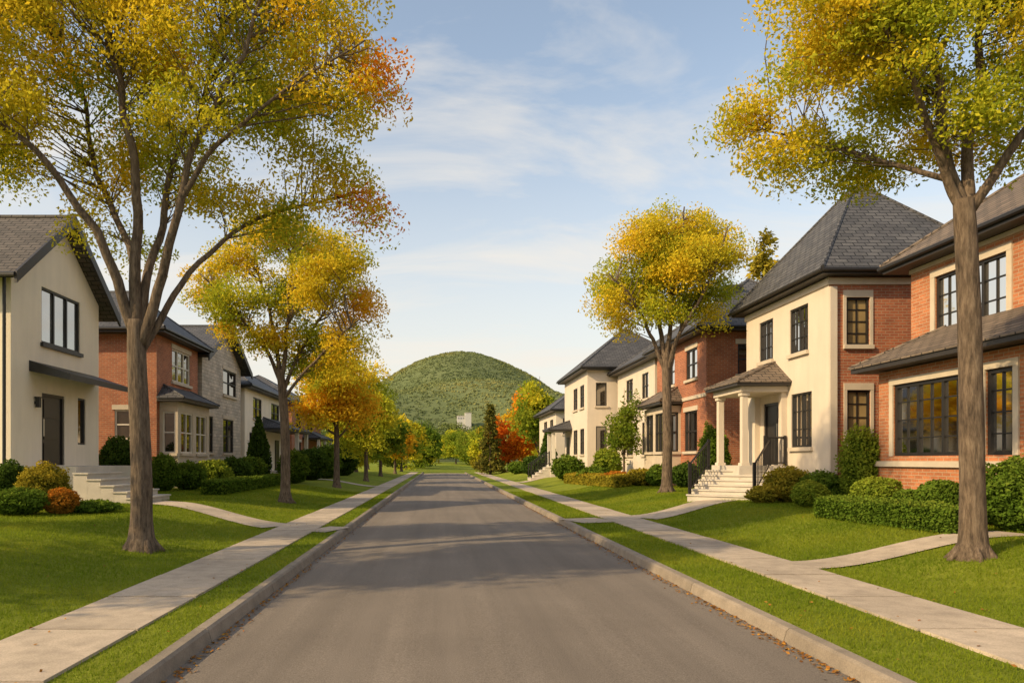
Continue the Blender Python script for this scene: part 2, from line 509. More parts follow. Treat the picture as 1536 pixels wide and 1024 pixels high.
def sphere_core(x, y, z, rx, ry, rz, seed, na=12, nb=7):
    V = []
    def P(i, j):
        a = 2 * math.pi * i / na; b = math.pi * j / nb
        d = Vector((math.sin(b) * math.cos(a), math.sin(b) * math.sin(a), math.cos(b)))
        k = 1 + 0.15 * noise.noise(d * 2.2 + Vector((seed, 0, 0)))
        return (x + d.x * rx * k, y + d.y * ry * k, z + d.z * rz * k)
    for i in range(na):
        for j in range(nb):
            V += [P(i, j), P(i, j + 1), P(i + 1, j + 1), P(i + 1, j)]
    return np.array(V)

def shrub(label, px, Y, wpx, top, pal, seed, name='shrub', cone=False, cat='shrub', group=None, yr=1.0):
    rng = np.random.default_rng(seed + 500)
    x = (px - 660) / F * Y; z0 = float(gz(x, Y))
    rx = wpx / 2 * Y / F; ry = rx * yr
    h = max(0.25, CH + (690 - top) / F * Y - z0)
    root = empty(name, (x, Y, z0), label, cat, group)
    for k in range(4):
        an = k * 1.6 + 0.3
        MB().tube([(x + math.cos(an) * 0.06, Y + math.sin(an) * 0.06, z0 - 0.05), (x + math.cos(an) * rx * 0.4, Y + math.sin(an) * ry * 0.4, z0 + h * 0.55)], [0.025, 0.012], 5).build('stem', 'bark', root, uv=False)
    ball = 'ball' in label
    leaf = 0.050 * max(1.0, Y / 16)
    area = 4 * math.pi * rx * (h * 0.55)
    n = int(np.clip(area / (leaf * leaf * 0.25) * 1.5, 500, 7500))
    d = rvec(rng, n)
    cz = z0 + h * 0.5
    A1, A2 = (0.10, 0.06) if ball else (0.26, 0.16)
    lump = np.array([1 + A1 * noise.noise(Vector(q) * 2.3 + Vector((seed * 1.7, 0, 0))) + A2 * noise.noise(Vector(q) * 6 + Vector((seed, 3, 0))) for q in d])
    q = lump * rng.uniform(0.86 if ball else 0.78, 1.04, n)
    wid = np.ones(n)
    if cone:
        wid = np.clip(1.0 - 0.75 * (d[:, 2] * 0.5 + 0.5), 0.1, 1) * 1.35
    if ball:
        f = 1 / (np.abs(d) ** 3.2).sum(axis=1) ** (1 / 3.2)
        q = q * (0.4 + 0.6 * f)
    C = np.stack([x + d[:, 0] * rx * q * wid, Y + d[:, 1] * ry * q * wid, cz + d[:, 2] * h * 0.5 * np.where(d[:, 2] > 0, q, 0.98)], 1)
    C[:, 2] = np.maximum(C[:, 2], z0 + 0.02)
    ax = rvec(rng, n)
    V = leaf_quads(rng, C, leaf * 1.25, 0.6, axis=ax, nrm=d, jitter=0.9)
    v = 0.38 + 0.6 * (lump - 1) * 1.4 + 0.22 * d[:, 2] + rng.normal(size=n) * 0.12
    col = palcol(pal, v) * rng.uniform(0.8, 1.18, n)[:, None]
    k = 0.55 if cone else 0.78
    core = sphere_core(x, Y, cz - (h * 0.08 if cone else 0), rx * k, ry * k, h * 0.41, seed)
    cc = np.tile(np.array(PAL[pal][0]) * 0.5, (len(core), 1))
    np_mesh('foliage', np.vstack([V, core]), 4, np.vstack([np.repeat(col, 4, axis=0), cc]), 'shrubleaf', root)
    return root

def hedge(label, p0, p1, w, h, pal, seed, n, leaf, name='hedge'):
    rng = np.random.default_rng(seed)
    p0 = np.array(p0, float); p1 = np.array(p1, float); dv = p1 - p0; L = np.linalg.norm(dv); dv /= L
    nv = np.array([-dv[1], dv[0]])
    z0 = float(gz(p0[0], p0[1]))
    root = empty(name, (p0[0], p0[1], z0), label, 'hedge')
    A = np.array([L * w, L * h, L * h, w * h, w * h]); A /= A.sum()
    side = rng.choice(5, n, p=A)
    a = rng.uniform(0, L, n); b = rng.uniform(-w / 2, w / 2, n); c = rng.uniform(0.02, h, n)
    nr = np.zeros((n, 3))
    k = side == 0; c[k] = h; nr[k] = (0, 0, 1)
    k = side == 1; b[k] = -w / 2; nr[k] = (-nv[0], -nv[1], 0)
    k = side == 2; b[k] = w / 2; nr[k] = (nv[0], nv[1], 0)
    k = side == 3; a[k] = 0; nr[k] = (-dv[0], -dv[1], 0)
    k = side == 4; a[k] = L; nr[k] = (dv[0], dv[1], 0)
    wob = np.array([0.06 * noise.noise(Vector((q * 1.7, s, seed))) for q, s in zip(a, side)])
    C = np.empty((n, 3))
    C[:, 0] = p0[0] + dv[0] * a + nv[0] * b; C[:, 1] = p0[1] + dv[1] * a + nv[1] * b
    C[:, 2] = gz(C[:, 0], C[:, 1]) + c
    C += nr * (wob + rng.normal(size=n) * 0.02)[:, None]
    V = leaf_quads(rng, C, leaf, 0.6, axis=rvec(rng, n), nrm=nr, jitter=0.9)
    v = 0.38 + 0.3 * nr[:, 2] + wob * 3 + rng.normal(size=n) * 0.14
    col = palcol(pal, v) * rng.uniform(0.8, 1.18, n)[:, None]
    e = 0.05; core = []
    seg = 8
    for i in range(seg):
        a0 = e + (L - 2 * e) * i / seg; a1 = e + (L - 2 * e) * (i + 1) / seg
        def Q(aa, bb, cc):
            xx = p0[0] + dv[0] * aa + nv[0] * bb; yy = p0[1] + dv[1] * aa + nv[1] * bb
            return (xx, yy, float(gz(xx, yy)) + cc)
        ww = w / 2 - e; hh = h - e
        core += [Q(a0, -ww, hh), Q(a1, -ww, hh), Q(a1, ww, hh), Q(a0, ww, hh)]
        core += [Q(a0, -ww, -.05), Q(a1, -ww, -.05), Q(a1, -ww, hh), Q(a0, -ww, hh)]
        core += [Q(a0, ww, -.05), Q(a1, ww, -.05), Q(a1, ww, hh), Q(a0, ww, hh)]
        if i == 0: core += [Q(a0, -ww, -.05), Q(a0, ww, -.05), Q(a0, ww, hh), Q(a0, -ww, hh)]
        if i == seg - 1: core += [Q(a1, -ww, -.05), Q(a1, ww, -.05), Q(a1, ww, hh), Q(a1, -ww, hh)]
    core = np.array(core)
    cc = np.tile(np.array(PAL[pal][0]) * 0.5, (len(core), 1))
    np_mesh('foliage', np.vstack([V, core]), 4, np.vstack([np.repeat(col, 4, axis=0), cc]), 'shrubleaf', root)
    return root

# ------------------------------------------------------------------ frames for facades
def FR(X): return lambda u, z, n: (X - n, u, z)
def FL(X): return lambda u, z, n: (X + n, u, z)
def FC(Y): return lambda u, z, n: (u, Y - n, z)
def FB(Y): return lambda u, z, n: (u, Y + n, z)

def wall_face(mb, fr, u0, u1, z0, z1, ops=(), depth=0.13):
    us = sorted({u0, u1, *[o[0] for o in ops], *[o[1] for o in ops]})
    zs = sorted({z0, z1, *[o[2] for o in ops], *[o[3] for o in ops]})
    for i in range(len(us) - 1):
        for j in range(len(zs) - 1):
            cu = (us[i] + us[i + 1]) / 2; cz = (zs[j] + zs[j + 1]) / 2
            if any(o[0] < cu < o[1] and o[2] < cz < o[3] for o in ops): continue
            mb.poly(fr(us[i], zs[j], 0), fr(us[i + 1], zs[j], 0), fr(us[i + 1], zs[j + 1], 0), fr(us[i], zs[j + 1], 0))
    for a, b, c, d in ops:
        for (p, q) in (((a, c), (b, c)), ((b, c), (b, d)), ((b, d), (a, d)), ((a, d), (a, c))):
            mb.poly(fr(p[0], p[1], 0), fr(q[0], q[1], 0), fr(q[0], q[1], -depth), fr(p[0], p[1], -depth))

def window(h, fr, u0, u1, z0, z1, cols=2, rows=1, fmat='dark', glass='glass', sill='stone', lintel=None, jamb=None, fw=0.06, muntin=0, extra=0.1, lh=0.2):
    mb = MB()
    a, b = -0.105, -0.03
    mb.lbox(fr, u0, u0 + fw, z0, z1, a, b); mb.lbox(fr, u1 - fw, u1, z0, z1, a, b)
    mb.lbox(fr, u0 + fw, u1 - fw, z0, z0 + fw, a, b); mb.lbox(fr, u0 + fw, u1 - fw, z1 - fw, z1, a, b)
    for k in range(1, cols):
        u = u0 + (u1 - u0) * k / cols; mb.lbox(fr, u - 0.035, u + 0.035, z0 + fw, z1 - fw, a, b - 0.006)
    for k in range(1, rows):
        z = z0 + (z1 - z0) * k / rows; mb.lbox(fr, u0 + fw, u1 - fw, z - 0.028, z + 0.028, a, b - 0.012)
    if muntin:
        n = cols * 2
        for k in range(n):
            if k % 2:
                u = u0 + (u1 - u0) * k / n; mb.lbox(fr, u - 0.015, u + 0.015, z0 + fw, z1 - fw, a + 0.01, b - 0.03)
        for k in range(1, muntin):
            z = z0 + (z1 - z0) * k / muntin; mb.lbox(fr, u0 + fw, u1 - fw, z - 0.015, z + 0.015, a + 0.01, b - 0.033)
    w = mb.build('window', fmat, h)
    MB().poly(fr(u0 + .02, z0 + .02, -0.088), fr(u1 - .02, z0 + .02, -0.088), fr(u1 - .02, z1 - .02, -0.088), fr(u0 + .02, z1 - .02, -0.088)).build('pane', glass, w)
    if sill:
        MB().lbox(fr, u0 - extra, u1 + extra, z0 - 0.12, z0 - 0.004, -0.02, 0.09).build('sill', sill, w)
    if lintel:
        MB().lbox(fr, u0 - extra, u1 + extra, z1 + 0.004, z1 + lh, -0.02, 0.035).build('lintel', lintel, w)
    if jamb:
        MB().lbox(fr, u0 - extra, u0 - 0.004, z0 - 0.002, z1 + 0.002, -0.02, 0.03).build('jamb', jamb, w)
        MB().lbox(fr, u1 + 0.004, u1 + extra, z0 - 0.002, z1 + 0.002, -0.02, 0.03).build('jamb', jamb, w)
    return w

def door(h, fr, u0, u1, z0, z1, mat='doorwood'):
    mb = MB()
    mb.lbox(fr, u0, u0 + 0.08, z0, z1, -0.12, -0.03); mb.lbox(fr, u1 - 0.08, u1, z0, z1, -0.12, -0.03); mb.lbox(fr, u0 + 0.08, u1 - 0.08, z1 - 0.08, z1, -0.12, -0.03)
    zt = z1 - 0.08
    mb.lbox(fr, u0 + .08, u1 - .08, z0, zt, -0.12, -0.075)
    for k in range(3):
        a = z0 + 0.12 + (zt - z0 - 0.1) * k / 3; b = a + (zt - z0) / 3 - 0.14
        mb.lbox(fr, u0 + 0.2, u1 - 0.2, a, b, -0.076, -0.055)
    d = mb.build('door', mat, h)
    um = u0 + 0.15
    MB().tube([fr(um, z0 + 0.85, -0.03), fr(um, z0 + 1.35, -0.03)], 0.014, 6).build('handle', 'metal', d)
    return d

def hip_roof(h, x0, x1, y0, y1, z, rid, zr, mat='slate', name='roof', ft=0.2, fmat='fascia'):
    fm = MB().box(x0, x1, y0, y1, z - ft, z)
    e = 0.04
    A, B, C, D = (x0 - e, y0 - e, z + .005), (x1 + e, y0 - e, z + .005), (x1 + e, y1 + e, z + .005), (x0 - e, y1 + e, z + .005)
    p, q = (*rid[0], zr), (*rid[1], zr)
    rb = MB()
    if abs(rid[0][0] - rid[1][0]) >= abs(rid[0][1] - rid[1][1]):
        rb.poly(A, B, q, p); rb.poly(B, C, q); rb.poly(C, D, p, q); rb.poly(D, A, p)
        hips = [(A, p), (D, p), (B, q), (C, q)]
    else:
        rb.poly(A, B, p); rb.poly(B, C, q, p); rb.poly(C, D, q); rb.poly(D, A, p, q)
        hips = [(A, p), (B, p), (C, q), (D, q)]
    for a, b in ((A, B), (B, C), (C, D), (D, A)):
        rb.poly(a, b, (b[0], b[1], z - 0.04), (a[0], a[1], z - 0.04))
    r = rb.build(name, mat, h)
    cap = MB()
    for a, b in hips + ([(p, q)] if (Vector(p) - Vector(q)).length > 0.05 else []):
        cap.tube([a, b], 0.055, 6)
    cap.build('ridge_cap', mat, r)
    fm.build('eaves_board', fmat, h)
    for a, b in (((x0 - .06, y0 - .06), (x1 + .06, y0 - .06)), ((x0 - .06, y0 - .06), (x0 - .06, y1 + .06)), ((x1 + .06, y0 - .06), (x1 + .06, y1 + .06))):
        MB().tube([(*a, z - 0.07), (*b, z - 0.07)], 0.06, 6).build('gutter', 'dark', h)
    return r

def lean_roof(h, xw, xf, y0, y1, z, zt, inset, mat, name='porch_roof', ft=0.14, fmat='fascia'):
    s = 1 if xw > xf else -1
    MB().box(min(xw, xf), max(xw, xf), y0, y1, z - ft, z).build('porch_eaves', fmat, h)
    e = 0.035; xf2 = xf - s * e
    A, B = (xf2, y0 - e, z + .005), (xf2, y1 + e, z + .005)
    A2, B2 = (xw, y0 - e, z + .005), (xw, y1 + e, z + .005)
    p, q = (xw, y0 + inset, zt), (xw, y1 - inset, zt)
    rb = MB().poly(A, B, q, p); rb.poly(A2, A, p); rb.poly(B, B2, q)
    for a, b in ((A2, A), (A, B), (B, B2)):
        rb.poly(a, b, (b[0], b[1], z - 0.035), (a[0], a[1], z - 0.035))
    r = rb.build(name, mat, h)
    MB().tube([A, p], 0.045, 6).build('ridge_cap', mat, r)
    MB().tube([B, q], 0.045, 6).build('ridge_cap', mat, r)
    return r

def gable_roof(h, x0, x1, yc, hw, ze, zp, mat, front):
    rb = MB(); th = 0.16
    for s in (-1, 1):
        a, b, c, d = (x0, yc + s * hw, ze), (x1, yc + s * hw, ze), (x1, yc, zp), (x0, yc, zp)
        dn = lambda p: (p[0], p[1], p[2] - th)
        rb.poly(a, b, c, d); rb.poly(dn(a), dn(b), dn(c), dn(d)); rb.poly(a, b, dn(b), dn(a))
        rb.poly(b, c, dn(c), dn(b)); rb.poly(a, d, dn(d), dn(a))
    r = rb.build('roof', mat, h)
    MB().tube([(x0, yc, zp + .01), (x1, yc, zp + .01)], 0.07, 6).build('ridge_cap', mat, r)
    s = 1 if front == x1 else -1
    for k in (-1, 1):
        bg = MB()
        f0, f1 = front - s * 0.02, front + s * 0.05
        P = []
        for x in (f0, f1):
            P += [(x, yc + k * (hw + .05), ze + 0.0), (x, yc, zp + 0.04), (x, yc, zp - 0.27), (x, yc + k * (hw + .05), ze - 0.31)]
        bg.add(P, [(0, 1, 2, 3), (4, 5, 6, 7), (0, 4, 5, 1), (2, 6, 7, 3), (3, 7, 4, 0)])
        bg.build('bargeboard', 'fascia', h)
        MB().tube([(x0, yc + k * (hw + 0.06), ze - 0.08), (x1, yc + k * (hw + 0.06), ze - 0.08)], 0.065, 6).build('gutter', 'dark', h)
    return r

def railing(h, p0, p1, ht=0.9, n=10):
    mb = MB()
    a = Vector(p0); b = Vector(p1); up = Vector((0, 0, ht))
    mb.tube([a + up, b + up], 0.03, 6); mb.tube([a + Vector((0, 0, .12)), b + Vector((0, 0, .12))], 0.02, 6)
    for k in range(1, n):
        q = a.lerp(b, k / n); mb.tube([q + Vector((0, 0, .12)), q + up], 0.014, 5)
    r = mb.build('railing', 'dark', h)
    for q in (a, b):
        MB().box(q.x - .04, q.x + .04, q.y - .04, q.y + .04, q.z - 0.1, q.z + ht + 0.06).build('post', 'dark', r)

def steps(h, top, bot, width, ztop, n, mat='stepstone'):
    a = Vector((*top, 0)); b = Vector((*bot, 0)); d = (b - a); L = d.length; d.normalize(); w = Vector((-d.y, d.x, 0)) * width / 2
    zg = float(gz(bot[0], bot[1])) - 0.03
    dz = (ztop - zg - 0.03) / (n + 1); dl = L / n
    s = MB()
    def blk(l0, l1, z0, z1, ex):
        ww = w * (1 + ex)
        P = [a + d * l0 - ww, a + d * l1 - ww, a + d * l1 + ww, a + d * l0 + ww]
        s.box8([(p.x, p.y, z0) for p in P] + [(p.x, p.y, z1) for p in P])
    for k in range(n):
        zt = ztop - dz * (k + 1)
        blk(dl * k, dl * (k + 1) + 0.02, zg - 0.08, zt - 0.045, -0.002 * k)
        blk(dl * k - 0.01, dl * (k + 1) + 0.06, zt - 0.044, zt, 0.03 - 0.002 * k)
    return s.build('steps', mat, h)

def house(name, label, loc, group=None):
    return empty(name, loc, label, 'house', group)

def shell(h, mats, X, xb, y0, y1, z0, z1, sops, cops, right, name='wall'):
    fr = FR(X) if right else FL(X)
    if mats[0] == mats[1]:
        m1 = m2 = MB()
    else:
        m1, m2 = MB(), MB()
    wall_face(m1, fr, y0, y1, z0, z1, sops)
    xa, xc = min(X, xb), max(X, xb)
    wall_face(m2, FC(y0), xa, xc, z0, z1, cops)
    wall_face(m2, FB(y1), xa, xc, z0, z1)
    m2.poly((xb, y0, z0), (xb, y1, z0), (xb, y1, z1), (xb, y0, z1))
    m1.build(name, mats[0], h)
    if m2 is not m1:
        m2.build('side_wall', mats[1], h)
    return fr

def pipe(h, x, y, z0, z1):
    MB().tube([(x, y, z0), (x, y, z1)], 0.045, 8).build('downpipe', 'dark', h)

def walllamp(h, fr, u, z):
    mb = MB(); mb.lbox(fr, u - .05, u + .05, z - .05, z + .22, 0.04, 0.15); mb.lbox(fr, u - .065, u + .065, z + .22, z + .25, 0.02, 0.17); mb.lbox(fr, u - .03, u + .03, z + .04, z + .12, 0.001, 0.04)
    mb.build('wall_lamp', 'dark', h)

# ------------------------------------------------------------------ setting
xs = sorted(set([-900, -500, -250, -120, -60, -40, -30, -22, -16] + [round(-13 + 0.3 * k, 3) for k in range(36)] + [-2.30, -2.29, -1, 1, 2, 3.34, 3.35] + [round(3.6 + 0.3 * k, 3) for k in range(34)] + [16, 22, 30, 40, 60, 120, 250, 500, 900]))
ys = [-30, -10, 0, 10, 20, 30, 45, 60, 75, 86, 87, 88, 89, 90, 91, 92, 94, 96, 98, 100, 105, 110, 120, 130, 140, 150, 160, 175, 200, 260, 330, 420, 600, 900, 1500, 3000]
g = MB()
for y in ys:
    for x in xs:
        z = float(gz(x, y))
        if -2.295 < x < 3.345 and y < 89.5: z = -0.06
        g.v.append((x, y, z))
nx = len(xs)
for j in range(len(ys) - 1):
    for i in range(nx - 1):
        a = j * nx + i; g.f.append((a, a + 1, a + nx + 1, a + nx))
tag(g.build('ground', 'lawn', None, smooth=False, uv=False), kind='structure')
RL, RR = -2.14, 3.22
r = MB()
ry = list(range(-20, 90, 5)) + [89]
for a, b in zip(ry[:-1], ry[1:]):
    c = [(RL - .02, 0), (-1, .03), (0.5, .05), (2, .035), (RR + .02, 0)]
    for (x0, z0), (x1, z1) in zip(c[:-1], c[1:]):
        r.poly((x0, a, z0), (x1, a, z1), (x1, b, z1), (x0, b, z0))
tag(r.build('road', 'asphalt', None, smooth=True, uv=False), kind='structure')
for sgn, xr in ((-1, RL), (1, RR)):
    k = MB()
    y = -8.0
    while y < 89:
        L = 2.4
        pr = [(0, -0.08), (0.0, 0.0), (0.03, 0.105), (0.055, 0.128), (0.15, 0.132), (0.15, -0.08)]
        A = [(xr + sgn * px_, y + 0.007, z) for px_, z in pr]; B = [(xr + sgn * px_, y + L - 0.007, z) for px_, z in pr]
        n = len(pr)
        k.add(A + B, [(i, (i + 1) % n, n + (i + 1) % n, n + i) for i in range(n)] + [tuple(range(n)), tuple(range(2 * n - 1, n - 1, -1))])
        y += L
    tag(k.build('kerb', 'kerbstone', None, uv=False), kind='structure')
SL = (-3.80, -2.80); SR = (4.42, 5.42)
rng = np.random.default_rng(3)
for x0, x1 in (SL, SR):
    k = MB(); y = -4.2
    while y < 88:
        dz = rng.uniform(-0.004, 0.004)
        k.box(x0, x1, y + 0.02, y + 1.5 - 0.02, 0.0, 0.146 + dz)
        y += 1.5
    tag(k.build('pavement', 'concrete', None, uv=False), kind='structure')
    tag(MB().box(x0 + .01, x1 - .01, -4.2, 87.8, 0.0, 0.126).build('pavement_base', 'joint', None, uv=False), kind='structure')
PATHS = []
def path(pts, w, name='path'):
    k = MB()
    for (a, b) in zip(pts[:-1], pts[1:]):
        a = np.array(a); b = np.array(b); d = (b - a) / np.linalg.norm(b - a); nn = np.array([-d[1], d[0]]) * w / 2
        PATHS.append((a, b, w))
        ns = max(4, int(np.linalg.norm(b - a) / 0.35))
        for i in range(ns):
            p = a + (b - a) * i / ns; q = a + (b - a) * (i + 1) / ns
            vs = []
            for u in (p - nn, p + nn, q + nn, q - nn):
                vs.append((u[0], u[1], float(gz(u[0], u[1])) + 0.02))
            k.poly(*vs)
    tag(k.build(name, 'concrete', None, uv=False), kind='structure')
path([(-8.5, 19.9), (-3.78, 16.2)], 1.1)
path([(8.35, 20.4), (5.40, 18.6)], 1.3)
path([(4.44, 18.0), (3.37, 17.6)], 1.3)
path([(-2.82, 15.6), (-2.29, 15.4)], 1.2)
path([(9.2, 10.9), (5.40, 10.2)], 0.7)
path([(7.2, 50), (5.40, 48)], 1.2)
path([(-8.6, 44), (-3.78, 41)], 1.2)

def grass(name, regions, n, seed, label):
    rng = np.random.default_rng(seed)
    u = rng.uniform(0, 1, n); Y = 4.2 * (34 / 4.2) ** u
    wid = np.array([b - a for a, b in regions]); k = rng.choice(len(regions), n, p=wid / wid.sum())
    lo = np.array([a for a, b in regions]); X = lo[k] + rng.uniform(0, 1, n) * wid[k]
    keep = np.ones(n, bool)
    for a, b, w in PATHS:
        d = b - a; L = np.linalg.norm(d); d = d / L
        t = (X - a[0]) * d[0] + (Y - a[1]) * d[1]; s = -(X - a[0]) * d[1] + (Y - a[1]) * d[0]
        keep &= ~((t > -0.05) & (t < L + .05) & (abs(s) < w / 2))
    X = X[keep]; Y = Y[keep]; n = len(X)
    Z = gz(X, Y)
    sc = np.clip((Y / 7) ** 0.55, 0.8, 2.2)
    h = rng.uniform(0.018, 0.045, n) * np.clip(sc, 0.8, 1.3); w = 0.0055 * sc
    an = rng.uniform(0, 2 * math.pi, n)
    V = np.empty((n, 3, 3))
    V[:, 0] = np.stack([X - np.cos(an) * w, Y - np.sin(an) * w, Z - 0.005], 1)
    V[:, 1] = np.stack([X + np.cos(an) * w, Y + np.sin(an) * w, Z - 0.005], 1)
    V[:, 2] = np.stack([X + rng.normal(size=n) * h * 0.5, Y + rng.normal(size=n) * h * 0.5, Z + h], 1)
    pv = np.array([noise.noise(Vector((x * 0.7, y * 0.7, seed))) for x, y in zip(X, Y)])
    v = 0.45 + 0.5 * pv + rng.normal(size=n) * 0.12
    PAL['grass'] = [(0.13, 0.195, 0.015), (0.19, 0.255, 0.020), (0.255, 0.30, 0.026), (0.33, 0.325, 0.036)]
    col = palcol('grass', v)
    tag(np_mesh(name, V.reshape(-1, 3), 3, np.repeat(col, 3, axis=0), 'leaf', None), label, 'grass', kind='stuff')
grass('lawn_grass', [(-10.5, -3.82), (-2.78, -2.28)], 170000, 5, 'short green grass on the lawn and verge left of the road')
grass('lawn_grass', [(3.38, 4.40), (5.44, 10.5)], 170000, 6, 'short green grass on the lawn and verge right of the road')
# fallen leaves
rng = np.random.default_rng(12)
n = 2600
Y = 4 * (45 / 4) ** rng.uniform(0, 1, n)
side = rng.uniform(0, 1, n) < 0.35
d = np.abs(rng.normal(size=n)) * 0.07
X = np.where(side, RL + 0.02 + d, RR - 0.02 - d * 1.1)
Z = np.full(n, 0.014)
m2 = 170
Xb = np.concatenate([rng.uniform(-7.5, -2.3, m2), rng.uniform(3.4, 9, m2)])
Yb = 4.3 * (26 / 4.3) ** rng.uniform(0, 1, len(Xb))
Zb = gz(Xb, Yb) + 0.035
C = np.stack([np.concatenate([X, Xb]), np.concatenate([Y, Yb]), np.concatenate([Z, Zb])], 1)
ax = rvec(rng, len(C)); ax[:, 2] *= 0.2; ax /= np.linalg.norm(ax, axis=1, keepdims=True)
V = leaf_quads(rng, C, 0.036, 0.65, axis=ax, nrm=np.tile([0, 0, 1.0], (len(C), 1)), jitter=0.35)
PAL['litter'] = [(0.16, 0.07, 0.025), (0.26, 0.12, 0.03), (0.38, 0.20, 0.04), (0.30, 0.10, 0.02)]
col = palcol('litter', rng.uniform(0, 1, len(C)))
tag(np_mesh('fallen_leaves', V, 4, np.repeat(col, 4, axis=0), 'litter', None), 'brown and yellow fallen leaves strewn along the gutters and grass', 'fallen leaves', kind='stuff')

# hill
def hillz(x, y):
    dx = (x - 18); dy = (y - 520)
    s = np.where(dx < 0, 94, 92)
    k = np.exp(-(np.abs(dx) / s) ** 1.95 - (np.abs(dy) / 130) ** 2)
    z = 75 * k
    z += k * (1 - k) * (3.5 * np.sin(x * 0.085 + y * 0.03) + 2.5 * np.sin(y * 0.07 - x * 0.04 + 1.0) + 1.5 * np.sin(x * 0.17 + y * 0.11))
    z += 20 * np.exp(-((x + 150) / 160) ** 2 - ((y - 560) / 150) ** 2) + 22 * np.exp(-((x - 260) / 150) ** 2 - ((y - 560) / 150) ** 2)
    z += 19 * np.exp(-((x - 75) / 60) ** 2 - ((y - 360) / 55) ** 2) + 16 * np.exp(-((x + 42) / 50) ** 2 - ((y - 350) / 55) ** 2) + 8 * np.exp(-((x - 12) / 60) ** 2 - ((y - 390) / 35) ** 2)
    return z
hx = np.linspace(-420, 470, 180); hy = np.linspace(210, 820, 130)
GX, GY = np.meshgrid(hx, hy)
HZ = hillz(GX, GY) + 0.6
HZ = np.where((GX < -400) | (GX > 450) | (GY < 220) | (GY > 810), -2, HZ)
hm = MB(); hm.v = [(float(a), float(b), float(c)) for a, b, c in zip(GX.ravel(), GY.ravel(), HZ.ravel())]
for j in range(129):
    for i in range(179):
        a = j * 180 + i; hm.f.append((a, a + 1, a + 181, a + 180))
tag(hm.build('hill', 'hillside', None, smooth=True, uv=False), kind='structure')

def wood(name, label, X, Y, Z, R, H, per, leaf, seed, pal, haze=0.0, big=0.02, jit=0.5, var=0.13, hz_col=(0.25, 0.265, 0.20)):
    rng = np.random.default_rng(seed)
    n = len(X); idx = np.repeat(np.arange(n), per)
    d = rvec(rng, len(idx)); d[:, 2] = np.abs(d[:, 2]) * 1.1 - 0.25
    q = rng.uniform(0.75, 1.05, len(idx))[:, None]
    C = np.stack([X, Y, Z], 1)[idx] + d * q * np.stack([R, R, H], 1)[idx]
    V = leaf_quads(rng, C, leaf, 0.75, axis=rvec(rng, len(idx)), nrm=d, jitter=jit)
    pv = np.array([noise.noise(Vector((x * big, y * big, seed))) + 0.6 * noise.noise(Vector((x * big * 3.3, y * big * 3.3, seed))) for x, y in zip(X, Y)])
    v = (0.40 + 0.7 * pv + rng.normal(size=n) * var)[idx] + rng.normal(size=len(idx)) * 0.03 + d[:, 2] * 0.05
    col = palcol(pal, v)
    col = col * (1 - haze) + np.array(hz_col) * haze  # aerial haze painted into the leaf colours
    tag(np_mesh(name, V, 4, np.repeat(col, 4, axis=0), 'farleaf', None), label, 'wood', kind='stuff')
rng = np.random.default_rng(21)
n = 19000
X = rng.uniform(-165, 205, n); Y = rng.uniform(300, 540, n)
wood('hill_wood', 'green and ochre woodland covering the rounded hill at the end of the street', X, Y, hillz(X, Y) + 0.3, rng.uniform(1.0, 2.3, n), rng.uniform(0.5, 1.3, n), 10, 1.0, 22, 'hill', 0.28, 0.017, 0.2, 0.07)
n = 760
X = rng.uniform(-95, 120, n); Y = rng.uniform(165, 312, n)
k = ~((X > -2) & (X < 22) & (Y < 190))
X = X[k]; Y = Y[k]; n = len(X)
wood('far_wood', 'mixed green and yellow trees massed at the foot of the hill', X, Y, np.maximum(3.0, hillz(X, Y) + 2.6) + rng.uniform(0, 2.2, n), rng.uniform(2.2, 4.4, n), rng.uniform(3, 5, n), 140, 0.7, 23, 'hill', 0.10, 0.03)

# white block at foot of the hill
by = 322
bx = (697 - 660) / F * by
zb = CH + (690 - 634) / F * by
bl = empty('apartment_block', (bx, by, zb), 'small white flat-roofed block standing among trees at the foot of the hill', 'building')
wm = MB().box(bx - 3.5, bx + 0.2, by, by + 6, zb - 8, zb + 3.2); wm.box(bx + 0.2, bx + 3.1, by - 0.8, by + 6, zb - 8, zb + 4.6)
wm.build('wall', 'hazewhite', bl)
MB().box(bx - 3.6, bx + 0.19, by - .15, by + 6.1, zb + 3.21, zb + 3.45).build('roof', 'stepstone', bl)
MB().box(bx + 0.1, bx + 3.2, by - .95, by + 6.1, zb + 4.61, zb + 4.85).build('roof', 'stepstone', bl)
for k in range(3):
    MB().box(bx - 3.1 + k * 1.1, bx - 2.5 + k * 1.1, by - 0.06, by - 0.01, zb + 1.9, zb + 2.5).build('window', 'glass', bl)

# ------------------------------------------------------------------ LEFT HOUSES
X = -11.5
h = house('gabled_house', 'cream stucco house with steep front gable and black canopy over its door, leftmost', (X, 20.65, 0.55))
fr = FL(X)
wm = MB()
ops = [(19.7, 21.8, 5.1, 6.72), (19.72, 20.92, 1.55, 3.65), (21.68, 22.15, 2.2, 3.68)]
wall_face(wm, fr, 18.3, 23.0, 0.2, 6.9, ops)
wm.poly(fr(18.3, 6.9, 0), fr(23.0, 6.9, 0), fr(20.65, 8.9, 0))
wall_face(wm, FC(18.3), -20.5, X, 0.2, 6.9); wall_face(wm, FB(23.0), -20.5, X, 0.2, 6.9)
wm.poly((-20.5, 18.3, 0.2), (-20.5, 23, .2), (-20.5, 23, 6.9), (-20.5, 20.65, 8.9), (-20.5, 18.3, 6.9))
wm.build('wall', 'stucco', h)
window(h, fr, *ops[0], 3, 1, glass='glasssky', sill='dark', extra=0.06)
window(h, fr, *ops[2], 1, 1, sill=None)
door(h, fr, *ops[1])
gable_roof(h, -20.9, -11.05, 20.65, 2.85, 6.62, 9.04, 'shinglegrey', -11.05)
